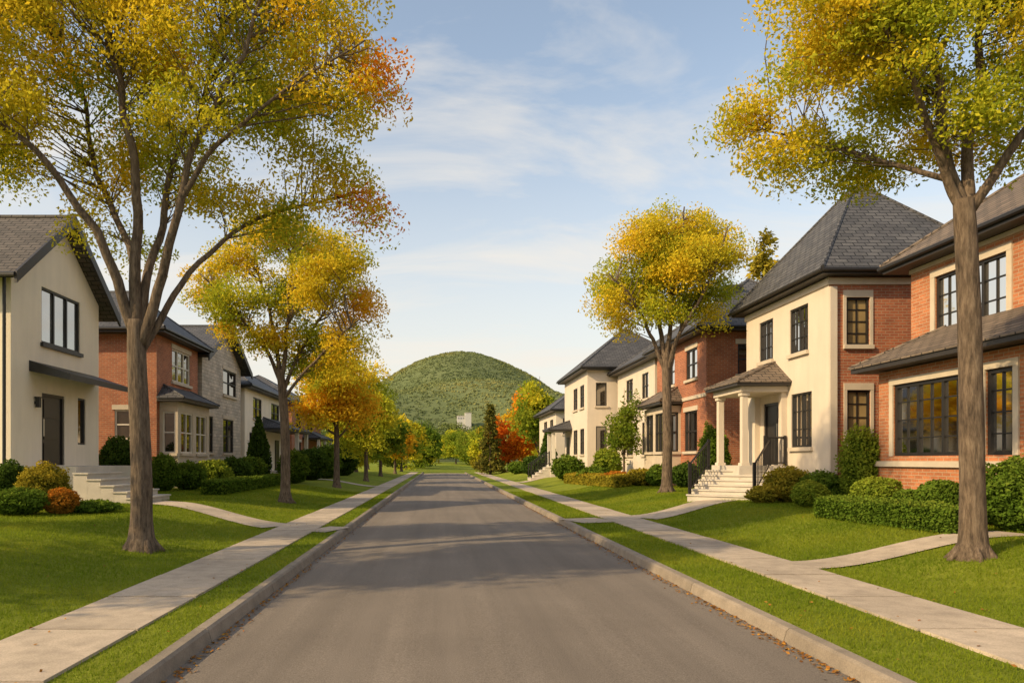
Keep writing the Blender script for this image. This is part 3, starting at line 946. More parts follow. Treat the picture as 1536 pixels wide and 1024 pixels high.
pipe(h, -11.62, 18.2, 0.4, 6.6)
walllamp(h, fr, 19.38, 3.25)
cm = MB()
for_y = (19.1, 22.75)
P = [(X, for_y[0], 4.5), (X, for_y[1], 4.5), (-10.35, for_y[1], 4.12), (-10.35, for_y[0], 4.12)]
cm.box8([(p[0], p[1], z) for p, z in zip(P, (4.2, 4.2, 3.95, 3.95))] + P)
cm.build('canopy', 'dark', h)
MB().box(X + .002, -10.1, 18.95, 22.3, 0.3, 1.53).build('porch_floor', 'stepstone', h)
steps(h, (-10.1, 19.85), (-8.3, 19.85), 2.1, 1.53, 5)

# L2 brick
h = house('brick_house', 'red brick house with hipped slate roof, between cream gabled house and grey stone house', (X, 30, 0.55))
sops = [(29.3, 31.4, 5.1, 6.5)]
cops = [(-13.2, -12.55, 2.55, 3.75)]
fr = shell(h, ('brick', 'brick'), X, -19.5, 27.7, 32.4, 0.2, 6.85, sops, cops, False)
window(h, fr, *sops[0], 3, 2, fmat='white', lintel='stone')
window(h, FC(27.7), *cops[0], 1, 2, fmat='white', lintel='stone')
hip_roof(h, -20, X + .5, 27.2, 32.9, 7.02, ((-17, 30.05), (-13.6, 30.05)), 9.1, 'slate')
bm = MB(); bf = FL(-10.75)
bops = [(28.35, 29.7, 2.0, 3.7), (30.1, 31.45, 2.0, 3.7)]
wall_face(bm, bf, 28.0, 31.8, 0.2, 4.1, bops); bo = [(-11.38, -10.85, 2.0, 3.7)]
wall_face(bm, FC(28.0), X, -10.75, 0.2, 4.1, bo); wall_face(bm, FB(31.8), X, -10.75, 0.2, 4.1)
bm.build('bay_wall', 'stone', h)
for o in bops: window(h, bf, *o, 2, 2, fmat='white')
window(h, FC(28.0), *bo[0], 1, 2, fmat='white')
lean_roof(h, X, -10.4, 27.7, 32.1, 4.25, 4.85, 0.7, 'slate', 'bay_roof')

# L3 grey stone
h = house('stone_house', 'grey stone house with low front gable beyond the first brick house on the left', (X, 36.2, 0.55))
fr = FL(X); wm = MB()
ops = [(36.2, 38.5, 5.2, 6.55), (36.2, 38.0, 2.1, 3.9), (33.6, 34.6, 2.1, 3.9)]
wall_face(wm, fr, 33.0, 39.4, 0.2, 6.9, ops)
wm.poly(fr(33.0, 6.9, 0), fr(39.4, 6.9, 0), fr(36.2, 8.65, 0))
wall_face(wm, FC(33.0), -20, X, 0.2, 6.9); wall_face(wm, FB(39.4), -20, X, 0.2, 6.9)
wm.build('wall', 'greystone', h)
for o in ops: window(h, fr, *o, 2, 2, lintel='stone')
gable_roof(h, -20.3, -11.0, 36.2, 3.7, 6.75, 8.8, 'slate', -11.0)
# L4 cream
h = house('cream_house', 'cream house with grey hipped roof and columned porch beyond the grey stone house', (X, 45.5, 0.55))
sops = [(46.5, 48.8, 4.3, 5.6), (42, 44, 4.3, 5.6), (41.2, 42.2, 1.9, 3.4)]
fr = shell(h, ('stucco', 'stucco'), X, -19, 40.2, 51, 0.2, 6.0, sops, [], False)
for o in sops: window(h, fr, *o, 2, 2)
hip_roof(h, -19.5, X + .5, 39.7, 51.5, 6.15, ((-16, 45.6), (-14.6, 45.6)), 8.5, 'slate')
lean_roof(h, X, -9.6, 43.2, 50.5, 3.75, 4.5, 1.2, 'slate')
for y in (43.6, 46.9, 50.1):
    MB().box(-9.95, -9.7, y - .13, y + .13, 0.5, 3.6).build('column', 'white', h)
MB().box(X + .002, -9.6, 43.2, 50.5, 0.3, 1.0).build('porch_floor', 'stepstone', h)
MB().lbox(fr, 47.5, 48.6, 1.0, 3.1, 0.01, 0.06).build('door', 'doorwood', h)
# L5 brick
h = house('brick_house', 'farthest red brick house on the left, half hidden behind the row of yellow trees', (X, 59, 0.55))
sops = [(54.5, 56.5, 4.3, 5.7), (59, 61.5, 4.3, 5.7), (54.5, 56.5, 1.6, 3.2)]
cops = [(-13.6, -12.4, 4.3, 5.7), (-13.6, -12.4, 1.6, 3.2)]
fr = shell(h, ('brick', 'brick'), X, -19, 53, 66, 0.2, 6.2, sops, cops, False)
for o in sops: window(h, fr, *o, 2, 2, lintel='stone')
for o in cops: window(h, FC(53), *o, 2, 2, lintel='stone')
hip_roof(h, -19.5, X + .5, 52.5, 66.5, 6.35, ((-15.4, 58), (-15.4, 61)), 8.9, 'slate')
lean_roof(h, X, -10, 57, 64, 3.6, 4.3, 1.0, 'slate')
for y in (57.3, 60.4, 63.6):
    MB().box(-10.3, -10.1, y - .12, y + .12, 0.4, 3.46).build('column', 'white', h)

# ------------------------------------------------------------------ RIGHT HOUSES
# R1
X = 11.8
h = house('brick_house', 'orange brick house with wide bay window and brown tiled bay roof, rightmost', (X, 12, 0.6))
sops = [(14.2, 16.26, 4.67, 6.05), (9.0, 11.0, 4.67, 6.05)]
fr = shell(h, ('brickorange', 'brickorange'), X, 19.5, 6.0, 17.1, 0.2, 6.5, sops, [], True)
for o in sops: window(h, fr, *o, 3 if o[0] > 12 else 2, 1, glass='glasswarm', sill='stone', lintel='stone', jamb='stone', extra=0.14, muntin=3, lh=0.16)
hip_roof(h, 11.35, 20.0, 5.5, 17.5, 6.65, ((15.65, 9.85), (15.65, 13.25)), 9.95, 'shinglebrown')
MB().lbox(fr, 6.0, 17.1, 6.34, 6.44, 0.003, 0.05).build('frieze', 'stone', h)
bf = FR(10.8); bm = MB(); cr = MB()
bops = [(13.95, 16.25, 1.80, 3.48), (12.85, 13.5, 1.80, 3.48), (10.3, 12.3, 1.80, 3.48)]
wall_face(bm, bf, 10.0, 16.8, 1.68, 3.84, bops); wall_face(bm, FB(16.8), 10.8, X, 1.68, 3.84); wall_face(bm, FC(10.0), 10.8, X, 1.68, 3.84)
bm.build('bay_wall', 'brickorange', h)
cr.box(10.77, X - .003, 9.97, 16.83, 0.2, 1.55); cr.build('bay_base', 'brickorange', h)
MB().box(10.70, X - .004, 9.9, 16.9, 1.551, 1.679).build('bay_sill', 'stone', h)
for o, c in zip(bops, (3, 1, 3)):
    window(h, bf, *o, c, 1, glass='glasswarm', sill=None, lintel='stone', jamb='stone', extra=0.13, muntin=4, fw=0.08, lh=0.15)
lean_roof(h, X, 10.35, 9.6, 17.2, 4.0, 4.82, 1.3, 'shinglebrown', 'bay_roof', ft=0.14)

# R2
X = 11.0
h = house('cream_house', 'tall cream house with steep slate hipped roof, brick side and columned porch', (X, 22, 0.6))
sops = [(20.2, 21.38, 2.1, 3.75), (20.4, 21.46, 5.0, 6.4), (22.55, 23.5, 5.05, 6.4), (22.2, 23.2, 1.55, 3.6)]
cops = [(11.48, 12.14, 4.96, 6.3), (11.5, 12.16, 2.15, 3.68), (14, 15, 4.96, 6.3)]
fr = shell(h, ('stuccowarm', 'brick'), X, 17.0, 19.3, 24.5, 0.2, 6.95, sops, cops, True)
window(h, fr, *sops[0], 2, 1, sill='stone', extra=0.06, muntin=3)
window(h, fr, *sops[1], 2, 1, sill='stone', extra=0.06, muntin=3)
window(h, fr, *sops[2], 2, 1, sill='stone', extra=0.06, muntin=3)
door(h, fr, *sops[3])
for o in cops: window(h, FC(19.3), *o, 1, 1, glass='glasswarm', sill='stone', lintel='stone', jamb='stone', extra=0.09, muntin=4)
qn = MB(); qn.box(X + .002, X + .2, 19.24, 19.297, 0.3, 6.6); qn.build('corner_pilaster', 'stuccowarm', h)
MB().box(X - .05, 17.0, 19.25, 24.55, 6.66, 6.84).build('cornice', 'stuccowarm', h)
hip_roof(h, 10.62, 16.2, 18.92, 24.88, 7.05, ((13.25, 21.9), (13.6, 21.9)), 10.45, 'slate', ft=0.17)
MB().box(9.45, X - .003, 21.55, 23.75, 0.3, 1.53).build('porch_floor', 'stepstone', h)
for y in (21.72, 23.55):
    c = MB(); c.box(9.58, 9.76, y - .09, y + .09, 1.62, 3.75); c.box(9.54, 9.80, y - .13, y + .13, 1.53, 1.62); c.box(9.54, 9.80, y - .13, y + .13, 3.75, 3.86)
    c.build('column', 'stuccowarm', h)
    c = MB(); c.box(10.82, X - .002, y - .09, y + .09, 1.53, 3.86); c.build('pilaster', 'stuccowarm', h)
MB().box(9.5, X - .002, 21.55, 23.72, 3.861, 4.04).build('porch_beam', 'stuccowarm', h)
lean_roof(h, X, 9.3, 21.36, 23.9, 4.17, 4.92, 1.05, 'shinglebrown', ft=0.12)
ta = Vector((9.78, 22.3, 0)); dd = Vector((-0.60, -0.80, 0)).normalized(); tb = ta + dd * 2.3; wv = Vector((-dd.y, dd.x, 0)) * 0.93
steps(h, (ta.x, ta.y), (tb.x, tb.y), 1.95, 1.53, 6)
for s in (-1, 1):
    a = ta + wv * s + dd * 0.15; b = tb + wv * s - dd * 0.1
    railing(h, (a.x, a.y, 1.42), (b.x, b.y, 0.66), 0.92, 11)
railing(h, (10.3, 21.62, 1.5), (10.92, 21.62, 1.5), 0.92, 5)
walllamp(h, fr, 21.9, 3.1)

# R3 brick
h = house('brick_house', 'red brick house with slate roof behind the golden street tree on the right', (X, 31, 0.6))
sops = [(29.2, 30.5, 5.25, 6.55), (29.2, 30.7, 2.1, 3.85), (32, 33.4, 5.25, 6.55)]
cops = [(12.3, 13.2, 5.25, 6.5)]
fr = shell(h, ('brick', 'brick'), X, 17, 28.2, 34.6, 0.2, 7.0, sops, cops, True)
for o in sops: window(h, fr, *o, 2, 2, lintel='stone', muntin=0)
window(h, FC(28.2), *cops[0], 2, 2, lintel='stone')
rr_ = hip_roof(h, 10.5, 17.5, 27.7, 35.1, 7.2, ((14, 31.0), (14, 31.8)), 9.9, 'slate')
c = MB(); c.box(12.5, 13.2, 29.9, 30.6, 7.9, 9.25); c.box(12.44, 13.26, 29.84, 30.66, 9.251, 9.37); c.build('chimney', 'fascia', rr_)
MB().lbox(fr, 28.2, 34.6, 4.35, 4.5, 0.003, 0.05).build('string_course', 'stone', h)
bm = MB(); bf = FR(10.3); bops = [(31.6, 32.7, 2.1, 3.9), (33.0, 34.1, 2.1, 3.9)]
wall_face(bm, bf, 31.2, 34.4, 0.2, 4.2, bops); bo = [(10.42, 10.9, 2.1, 3.9)]
wall_face(bm, FC(31.2), 10.3, X, 0.2, 4.2, bo); wall_face(bm, FB(34.4), 10.3, X, 0.2, 4.2)
bm.build('bay_wall', 'stone', h)
for o in bops: window(h, bf, *o, 2, 2)
window(h, FC(31.2), *bo[0], 1, 2)
lean_roof(h, X, 9.95, 30.9, 34.7, 4.4, 5.1, 0.7, 'shinglebrown', 'bay_roof')

# R4 cream with two volumes
h = house('cream_house', 'cream house with two grey hipped roofs beyond the brick house on the right', (10.4, 44, 0.6))
X2 = 11.3
sops = [(37, 38.2, 5.1, 6.5), (40, 41.4, 5.1, 6.5), (37, 38.2, 2.0, 3.8), (40, 41.4, 2.0, 3.8)]
fr = shell(h, ('stuccowarm', 'stuccowarm'), X2, 17.5, 35.9, 43.4, 0.2, 7.1, sops, [(12.3, 13.2, 5.1, 6.5)], True)
for o in sops: window(h, fr, *o, 2, 2)
window(h, FC(35.9), 12.3, 13.2, 5.1, 6.5, 2, 2)
hip_roof(h, 10.85, 18, 35.4, 43.9, 7.25, ((14.3, 39), (14.3, 40.2)), 9.7, 'slate')
X3 = 9.5
sops = [(45, 46.3, 5.2, 6.7), (47.2, 48.6, 5.2, 6.7), (45, 46.3, 2.1, 3.8), (47.2, 48.6, 2.1, 3.8)]
cops = [(10.05, 10.75, 5.2, 6.7), (10.05, 10.75, 2.0, 3.9)]
fr = shell(h, ('stuccowarm', 'stuccowarm'), X3, 16, 44.0, 52, 0.2, 7.5, sops, cops, True, 'front_wing_wall')
for o in sops: window(h, fr, *o, 2, 2)
for o in cops: window(h, FC(44.0), *o, 1, 1)
hip_roof(h, 9.05, 16.5, 43.5, 52.5, 7.7, ((12.8, 47.3), (12.8, 48.7)), 10.8, 'slate', 'front_wing_roof')
MB().box(8.0, X3 - .002, 49.3, 51.6, 0.3, 1.4).build('porch_floor', 'stepstone', h)
for y in (49.5, 51.4): MB().box(8.1, 8.35, y - .12, y + .12, 1.4, 3.7).build('column', 'white', h)
lean_roof(h, X3, 7.8, 49.0, 51.9, 3.95, 4.6, 0.9, 'slate')
MB().lbox(fr, 50, 51, 1.4, 3.4, 0.01, 0.06).build('door', 'doorwood', h)
steps(h, (8.0, 50.4), (6.6, 50.4), 1.7, 1.4, 5)
for y in (49.65, 51.25): railing(h, (7.95, y, 1.4), (6.65, y, 0.5), 0.9, 8)
# R5
h = house('cream_house', 'small pale house with grey pyramid roof, farthest on the right', (10.2, 64, 0.6))
sops = [(61.5, 63.3, 4.0, 5.4), (65, 67, 4.0, 5.4)]; cops = [(10.8, 11.7, 4.0, 5.4)]
fr = shell(h, ('stuccowarm', 'stuccowarm'), 10.2, 17, 60, 70, 0.2, 6.0, sops, cops, True)
for o in sops: window(h, fr, *o, 2, 2)
window(h, FC(60), *cops[0], 2, 2)
hip_roof(h, 9.7, 17.5, 59.5, 70.5, 6.2, ((13.5, 64), (13.5, 66)), 9.0, 'slate')

# ------------------------------------------------------------------ TREES
def blobsW(Y, lst, k=1.0):
    out = []
    for (px, py, rx, ry, dy, pal) in lst:
        x, y, z = W(px, py, Y); s = Y / F * k
        out.append(((x, y + dy, z), (rx * s, max(rx, ry) * s * 0.8, ry * s), pal))
    return out
def ptsW(Y, lst):
    return [(W(p[0], p[1], Y)[0], Y + (p[2] if len(p) > 2 else 0), W(p[0], p[1], Y)[2]) for p in lst]

Y = 11.4
T = ptsW(Y, [(212, 822), (212, 700), (206, 560), (204, 480)]); T[0] = (T[0][0], T[0][1], float(gz(T[0][0], Y)))
limbs = [
    (ptsW(Y, [(202, 500), (170, 390, -.2), (120, 290, -.6), (50, 215, -1.0), (-60, 120, -1.3)]), 0.10, 0.02),
    (ptsW(Y, [(203, 500), (178, 370, .5), (100, 230, 1.0), (60, 90, 1.3), (20, -60, 1.4)]), 0.088, 0.02),
    (ptsW(Y, [(204, 490), (204, 370), (203, 230, -.2), (180, 90, -.3), (165, -120, -.3)]), 0.11, 0.03),
    (ptsW(Y, [(206, 500), (222, 370, .3), (240, 230, .6), (285, 80, .9), (320, -120, 1.0)]), 0.09, 0.02),
    (ptsW(Y, [(209, 520), (255, 400, -.2), (300, 270, -.5), (370, 150, -.8), (440, 0, -1.0)]), 0.10, 0.02),
    (ptsW(Y, [(210, 530), (262, 420, .3), (330, 320, .9), (430, 260, 1.4), (545, 225, 1.7)]), 0.07, 0.014),
    (ptsW(Y, [(280, 320, -.4), (350, 245, -.7), (450, 180, -.9), (560, 115, -1.0)]), 0.052, 0.013),
]
bl = blobsW(Y, [
    (50, 60, 130, 100, -1.0, 'gold'), (-70, 100, 130, 110, 0.5, 'gold'), (160, 60, 110, 110, 0.8, 'yg'), (270, 50, 120, 100, -0.6, 'gold'),
    (390, 40, 110, 90, 0.8, 'yg'), (480, 60, 85, 70, -0.5, 'gold'), (540, 90, 50, 55, 0.3, 'amber'), (570, 125, 28, 38, -0.4, 'orange'),
    (440, 150, 100, 60, 0.4, 'yg'), (520, 175, 60, 45, -0.6, 'gold'), (470, 235, 88, 40, 0.8, 'gold'), (538, 240, 40, 42, 1.4, 'orange'), (545, 285, 30, 28, 1.2, 'gold'),
    (340, 180, 90, 60, -0.6, 'yg'), (330, 265, 80, 35, 0.9, 'gold'), (410, 290, 70, 28, 1.2, 'yg'), (250, 200, 80, 60, 1.2, 'yg'),
    (120, 190, 90, 60, 1.2, 'gold'), (40, 200, 80, 55, -1.0, 'gold'), (-40, 230, 70, 45, 0.4, 'yg'), (90, 285, 45, 40, 1.0, 'gold'), (145, 310, 40, 30, 1.6, 'yg'),
    (100, -110, 190, 110, 0, 'gold'), (320, -110, 190, 110, 0, 'gold'), (480, -60, 100, 70, 0, 'gold'), (-80, -60, 140, 110, 0, 'gold'), (200, -250, 220, 90, 0, 'gold'),
])
make_tree('street_tree', 'large yellow and orange tree with forked trunk on the left lawn, nearest the camera', 'tree', T, 0.178, limbs, bl, 780, 235, 0.074, 0.245, 101, twig=0.8, tr=0.015)

Y = 9.4
T = ptsW(Y, [(1460, 845), (1458, 700), (1455, 520), (1450, 380), (1445, 300)]); T[0] = (T[0][0], T[0][1], float(gz(T[0][0], Y)))
limbs = [
    (ptsW(Y, [(1448, 320), (1420, 265), (1370, 200, -.3), (1310, 120, -.6), (1240, 60, -.8)]), 0.08, 0.016),
    (ptsW(Y, [(1447, 320), (1437, 210, .2), (1432, 100, .3), (1410, -30, .4), (1390, -150, .4)]), 0.09, 0.026),
    (ptsW(Y, [(1450, 330), (1470, 230, .1), (1488, 120, .2), (1500, 0, .3), (1520, -130, .3)]), 0.095, 0.026),
    (ptsW(Y, [(1452, 320), (1500, 225, -.3), (1545, 130, -.6), (1600, 40, -.8)]), 0.075, 0.016),
    (ptsW(Y, [(1425, 270), (1350, 215, .5), (1270, 165, .9), (1180, 130, 1.1)]), 0.045, 0.011),
]
bl = blobsW(Y, [
    (1155, 110, 58, 42, 0.9, 'gold'), (1210, 192, 55, 38, 0.6, 'gold'), (1240, 90, 80, 55, 0.0, 'gold'), (1220, 25, 75, 45, -0.6, 'gold'), (1300, 170, 70, 45, 1.0, 'yg'),
    (1330, 80, 90, 60, -0.8, 'yg'), (1370, 185, 60, 40, 1.2, 'yg'), (1320, 10, 90, 60, 0.6, 'gold'), (1430, 70, 90, 70, 1.0, 'yg'), (1420, 170, 60, 45, -0.6, 'yg'), (1500, 150, 60, 50, 1.0, 'gold'),
    (1530, 70, 80, 70, -0.8, 'gold'), (1570, 170, 60, 50, 0.4, 'yg'), (1610, 60, 90, 80, 0.4, 'yg'), (1420, -40, 130, 70, 0, 'yg'), (1260, -50, 110, 60, 0, 'gold'), (1560, -50, 130, 80, 0, 'yg'), (1430, -150, 180, 80, 0, 'yg'),
])
make_tree('street_tree', 'tall yellow green tree with slim bare trunk on the right lawn, nearest the camera', 'tree', T, 0.155, limbs, bl, 530, 220, 0.066, 0.20, 102, twig=0.8, tr=0.013)

Y = 25.5
T = ptsW(Y, [(1000, 737), (1001, 660), (1000, 580), (998, 530)]); T[0] = (T[0][0], Y, float(gz(T[0][0], Y)))
limbs = [
    (ptsW(Y, [(999, 560), (975, 500), (940, 450, -.5), (905, 420, -.8)]), 0.09, 0.025),
    (ptsW(Y, [(998, 545), (990, 460, .4), (975, 390, .7), (960, 340, .9)]), 0.10, 0.025),
    (ptsW(Y, [(999, 550), (1008, 460), (1012, 380, -.4), (1020, 320, -.6)]), 0.10, 0.025),
    (ptsW(Y, [(1001, 570), (1025, 490, .3), (1060, 430, .6), (1095, 390, .9)]), 0.09, 0.025),
    (ptsW(Y, [(1000, 560), (1015, 500, -.5), (1045, 440, -1), (1070, 360, -1.3)]), 0.08, 0.025),
]
bl = blobsW(Y, [(1000, 342, 55, 36, 0, 'gold'), (1050, 338, 45, 30, .8, 'gold'), (958, 365, 46, 36, -.6, 'gold'), (925, 410, 38, 34, .5, 'yg'), (908, 455, 26, 26, -.4, 'gold'), (955, 425, 50, 36, 1, 'yg'), (1010, 405, 56, 38, -1, 'gold'), (1066, 385, 46, 34, -.6, 'gold'), (1080, 430, 34, 28, .6, 'yg'), (1040, 445, 46, 28, 1, 'yg'), (985, 462, 40, 24, -.5, 'yg'), (932, 480, 24, 18, .5, 'gold'), (1090, 352, 22, 22, .3, 'gold'), (1000, 395, 66, 52, 0, 'yg'), (1070, 468, 22, 16, .3, 'gold')], 0.9)
make_tree('street_tree', 'round golden tree on the right lawn before the red brick house', 'tree', T, 0.185, limbs, bl, 400, 160, 0.108, 0.30, 103, twig=0.5, tr=0.022)

Y = 23.5
T = ptsW(Y, [(428, 750), (428, 660), (424, 590), (420, 555)]); T[0] = (T[0][0], Y, float(gz(T[0][0], Y)))
limbs = [
    (ptsW(Y, [(422, 575), (395, 520), (355, 465, -.5), (310, 420, -.8)]), 0.08, 0.025),
    (ptsW(Y, [(421, 570), (405, 490, .4), (385, 420, .7), (370, 350, .9)]), 0.09, 0.025),
    (ptsW(Y, [(422, 575), (432, 490), (440, 410, -.4), (450, 340, -.6)]), 0.09, 0.025),
    (ptsW(Y, [(424, 590), (450, 520, .3), (485, 460, .6), (520, 400, .9)]), 0.08, 0.025),
    (ptsW(Y, [(425, 600), (465, 555, -.5), (510, 520, -1), (545, 490, -1.3)]), 0.065, 0.02),
]
bl = blobsW(Y, [(305, 425, 36, 28, 0, 'gold'), (350, 380, 50, 38, .6, 'gold'), (410, 350, 55, 38, -.6, 'gold'), (470, 355, 50, 38, .6, 'gold'), (518, 395, 42, 42, -.4, 'gold'), (540, 455, 36, 40, .5, 'amber'), (480, 430, 60, 42, -1, 'gold'), (420, 430, 60, 40, 1, 'yg'), (360, 455, 50, 36, -.8, 'yg'), (330, 480, 36, 24, .8, 'gold'), (400, 500, 50, 26, 0, 'gold'), (470, 500, 55, 28, .8, 'yg'), (525, 510, 38, 28, -.6, 'gold'), (440, 540, 40, 14, .7, 'yg'), (505, 548, 34, 16, 0, 'gold')], 0.94)
make_tree('street_tree', 'golden tree second from the camera on the left lawn, with spreading crown', 'tree', T, 0.17, limbs, bl, 400, 150, 0.105, 0.28, 104, twig=0.6, tr=0.022)

auto_tree('street_tree', 'amber tree third from the camera in the left row', 'tree', -5.45, 36, 8.2, 2.7, 2.4, 'amber', 105, 200, 115, 0.175, 0.38, 0.17, nb=12, pal2='gold')
auto_tree('street_tree', 'fuller green yellow tree fourth from the camera in the left row', 'tree', -5.2, 48, 8.4, 2.4, 1.4, 'yg', 106, 175, 105, 0.22, 0.40, 0.16, nb=12, pal2='green')
auto_tree('street_tree', 'dark green tree fifth from the camera in the left row', 'tree', -5.4, 62, 7.8, 2.4, 1.2, 'green', 107, 140, 85, 0.30, 0.45, 0.16, nb=10, pal2='yg')
auto_tree('street_tree', 'small golden tree sixth from the camera in the left row', 'tree', -5.0, 76, 7.0, 2.3, 1.0, 'gold', 108, 120, 75, 0.36, 0.45, 0.16, nb=9, pal2='amber')
auto_tree('street_tree', 'dark green tree at the far end of the left row', 'tree', -5.2, 92, 7.4, 2.8, 0.6, 'green', 109, 120, 70, 0.42, 0.5, 0.18, nb=9, pal2='shrub')
auto_tree('garden_tree', 'bushy dark green tree between the left row and the farthest left brick house', 'tree', -8.6, 70, 8.0, 2.8, 0.6, 'green', 110, 120, 70, 0.42, 0.5, 0.18, nb=9, pal2='yg')
auto_tree('garden_tree', 'ochre tree behind the far end of the left row', 'tree', -9.5, 90, 8.4, 3.2, 0.5, 'yg', 111, 120, 70, 0.42, 0.55, 0.18, nb=9, pal2='gold')
for px, Yt, top, cr, pa, pb, lb in (
    (609, 108, 614, 3.8, 'yg', 'gold', 'olive gold round tree closing the left end of the road'),
    (632, 120, 628, 3.8, 'green', 'shrub', 'dark green round tree left of centre at the end of the road'),
    (658, 165, 642, 5.2, 'green', 'yg', 'green round tree exactly at the end of the road'),
    (684, 150, 640, 4.6, 'green', 'yg', 'round green tree in front of the small white block'),
    (707, 140, 646, 4.0, 'light', 'green', 'pale green round tree right of the white block'),
    (722, 108, 634, 2.8, 'green', 'olive', 'olive round tree left of the dark conifer'),
    (588, 128, 622, 4.2, 'yg', 'green', 'yellow green round tree behind the left row, near the road end')):
    xt = (px - 660) / F * Yt
    ht = CH + (690 - top) / F * Yt - float(gz(xt, Yt))
    auto_tree('garden_tree', lb, 'tree', xt, Yt, ht, cr, 0.02, pa, 200 + px, 150, 65, 0.5, 0.6, 0.18, nb=14, pal2=pb)
conifer('conifer_tree', 'tall dark conifer standing by the right pavement near the end of the road', 5.6, 76, 7.6, 1.7, 'ever', 114, 5600, 0.32, bare=0.12)
auto_tree('garden_tree', 'green tree behind the orange red tree at the end of the right pavement', 'tree', 7.4, 96, 7.2, 2.6, 0.4, 'green', 115, 100, 65, 0.42, 0.5, 0.18, nb=9, pal2='yg')
auto_tree('garden_tree', 'bright orange red tree near the far end of the right side', 'tree', 7.9, 79, 6.6, 2.5, 0.5, 'red', 116, 120, 70, 0.38, 0.45, 0.17, nb=10, pal2='orange')
auto_tree('garden_tree', 'tall orange yellow tree beside the farthest pale house on the right', 'tree', 10.6, 82, 9.8, 3.0, 0.6, 'orange', 117, 140, 70, 0.40, 0.5, 0.2, nb=10, pal2='amber')
auto_tree('garden_tree', 'tall green yellow tree in front of the farthest pale house', 'tree', 10.8, 74, 11.0, 2.9, 0.6, 'green', 118, 150, 75, 0.38, 0.5, 0.2, nb=11, pal2='yg')
auto_tree('young_tree', 'slender young light green tree before the cream house with two roofs', 'tree', 9.3, 34.5, 5.2, 1.05, 1.0, 'light', 119, 75, 80, 0.15, 0.25, 0.07, nb=8)
conifer('conifer_tree', 'brownish conifer rising behind the roofs between cream and brick houses', 19.2, 40.5, 14.6, 2.6, 'olive', 120, 7600, 0.34)
auto_tree('garden_tree', 'unseen yellow tree added beside the viewpoint to shade the near road', 'tree', -10.6, -4.4, 11.0, 3.5, 3.4, 'gold', 121, 220, 85, 0.20, 0.40, 0.19, nb=14, pal2='yg')  # out of view, added to cast shade over the nearest road
auto_tree('garden_tree', 'unseen golden tree added left of the view to shade the road', 'tree', -14.0, 10.0, 12.0, 2.2, 3.6, 'gold', 122, 170, 85, 0.20, 0.32, 0.19, nb=14, pal2='yg')  # out of view, crown sized for its shadow band across the road
auto_tree('garden_tree', 'tall gold green unseen tree added between two others to shade the road', 'tree', -14.2, 4.6, 13.0, 2.5, 3.6, 'yg', 123, 220, 90, 0.20, 0.34, 0.19, nb=14, pal2='gold')  # also unseen, added for the shade it throws on the road

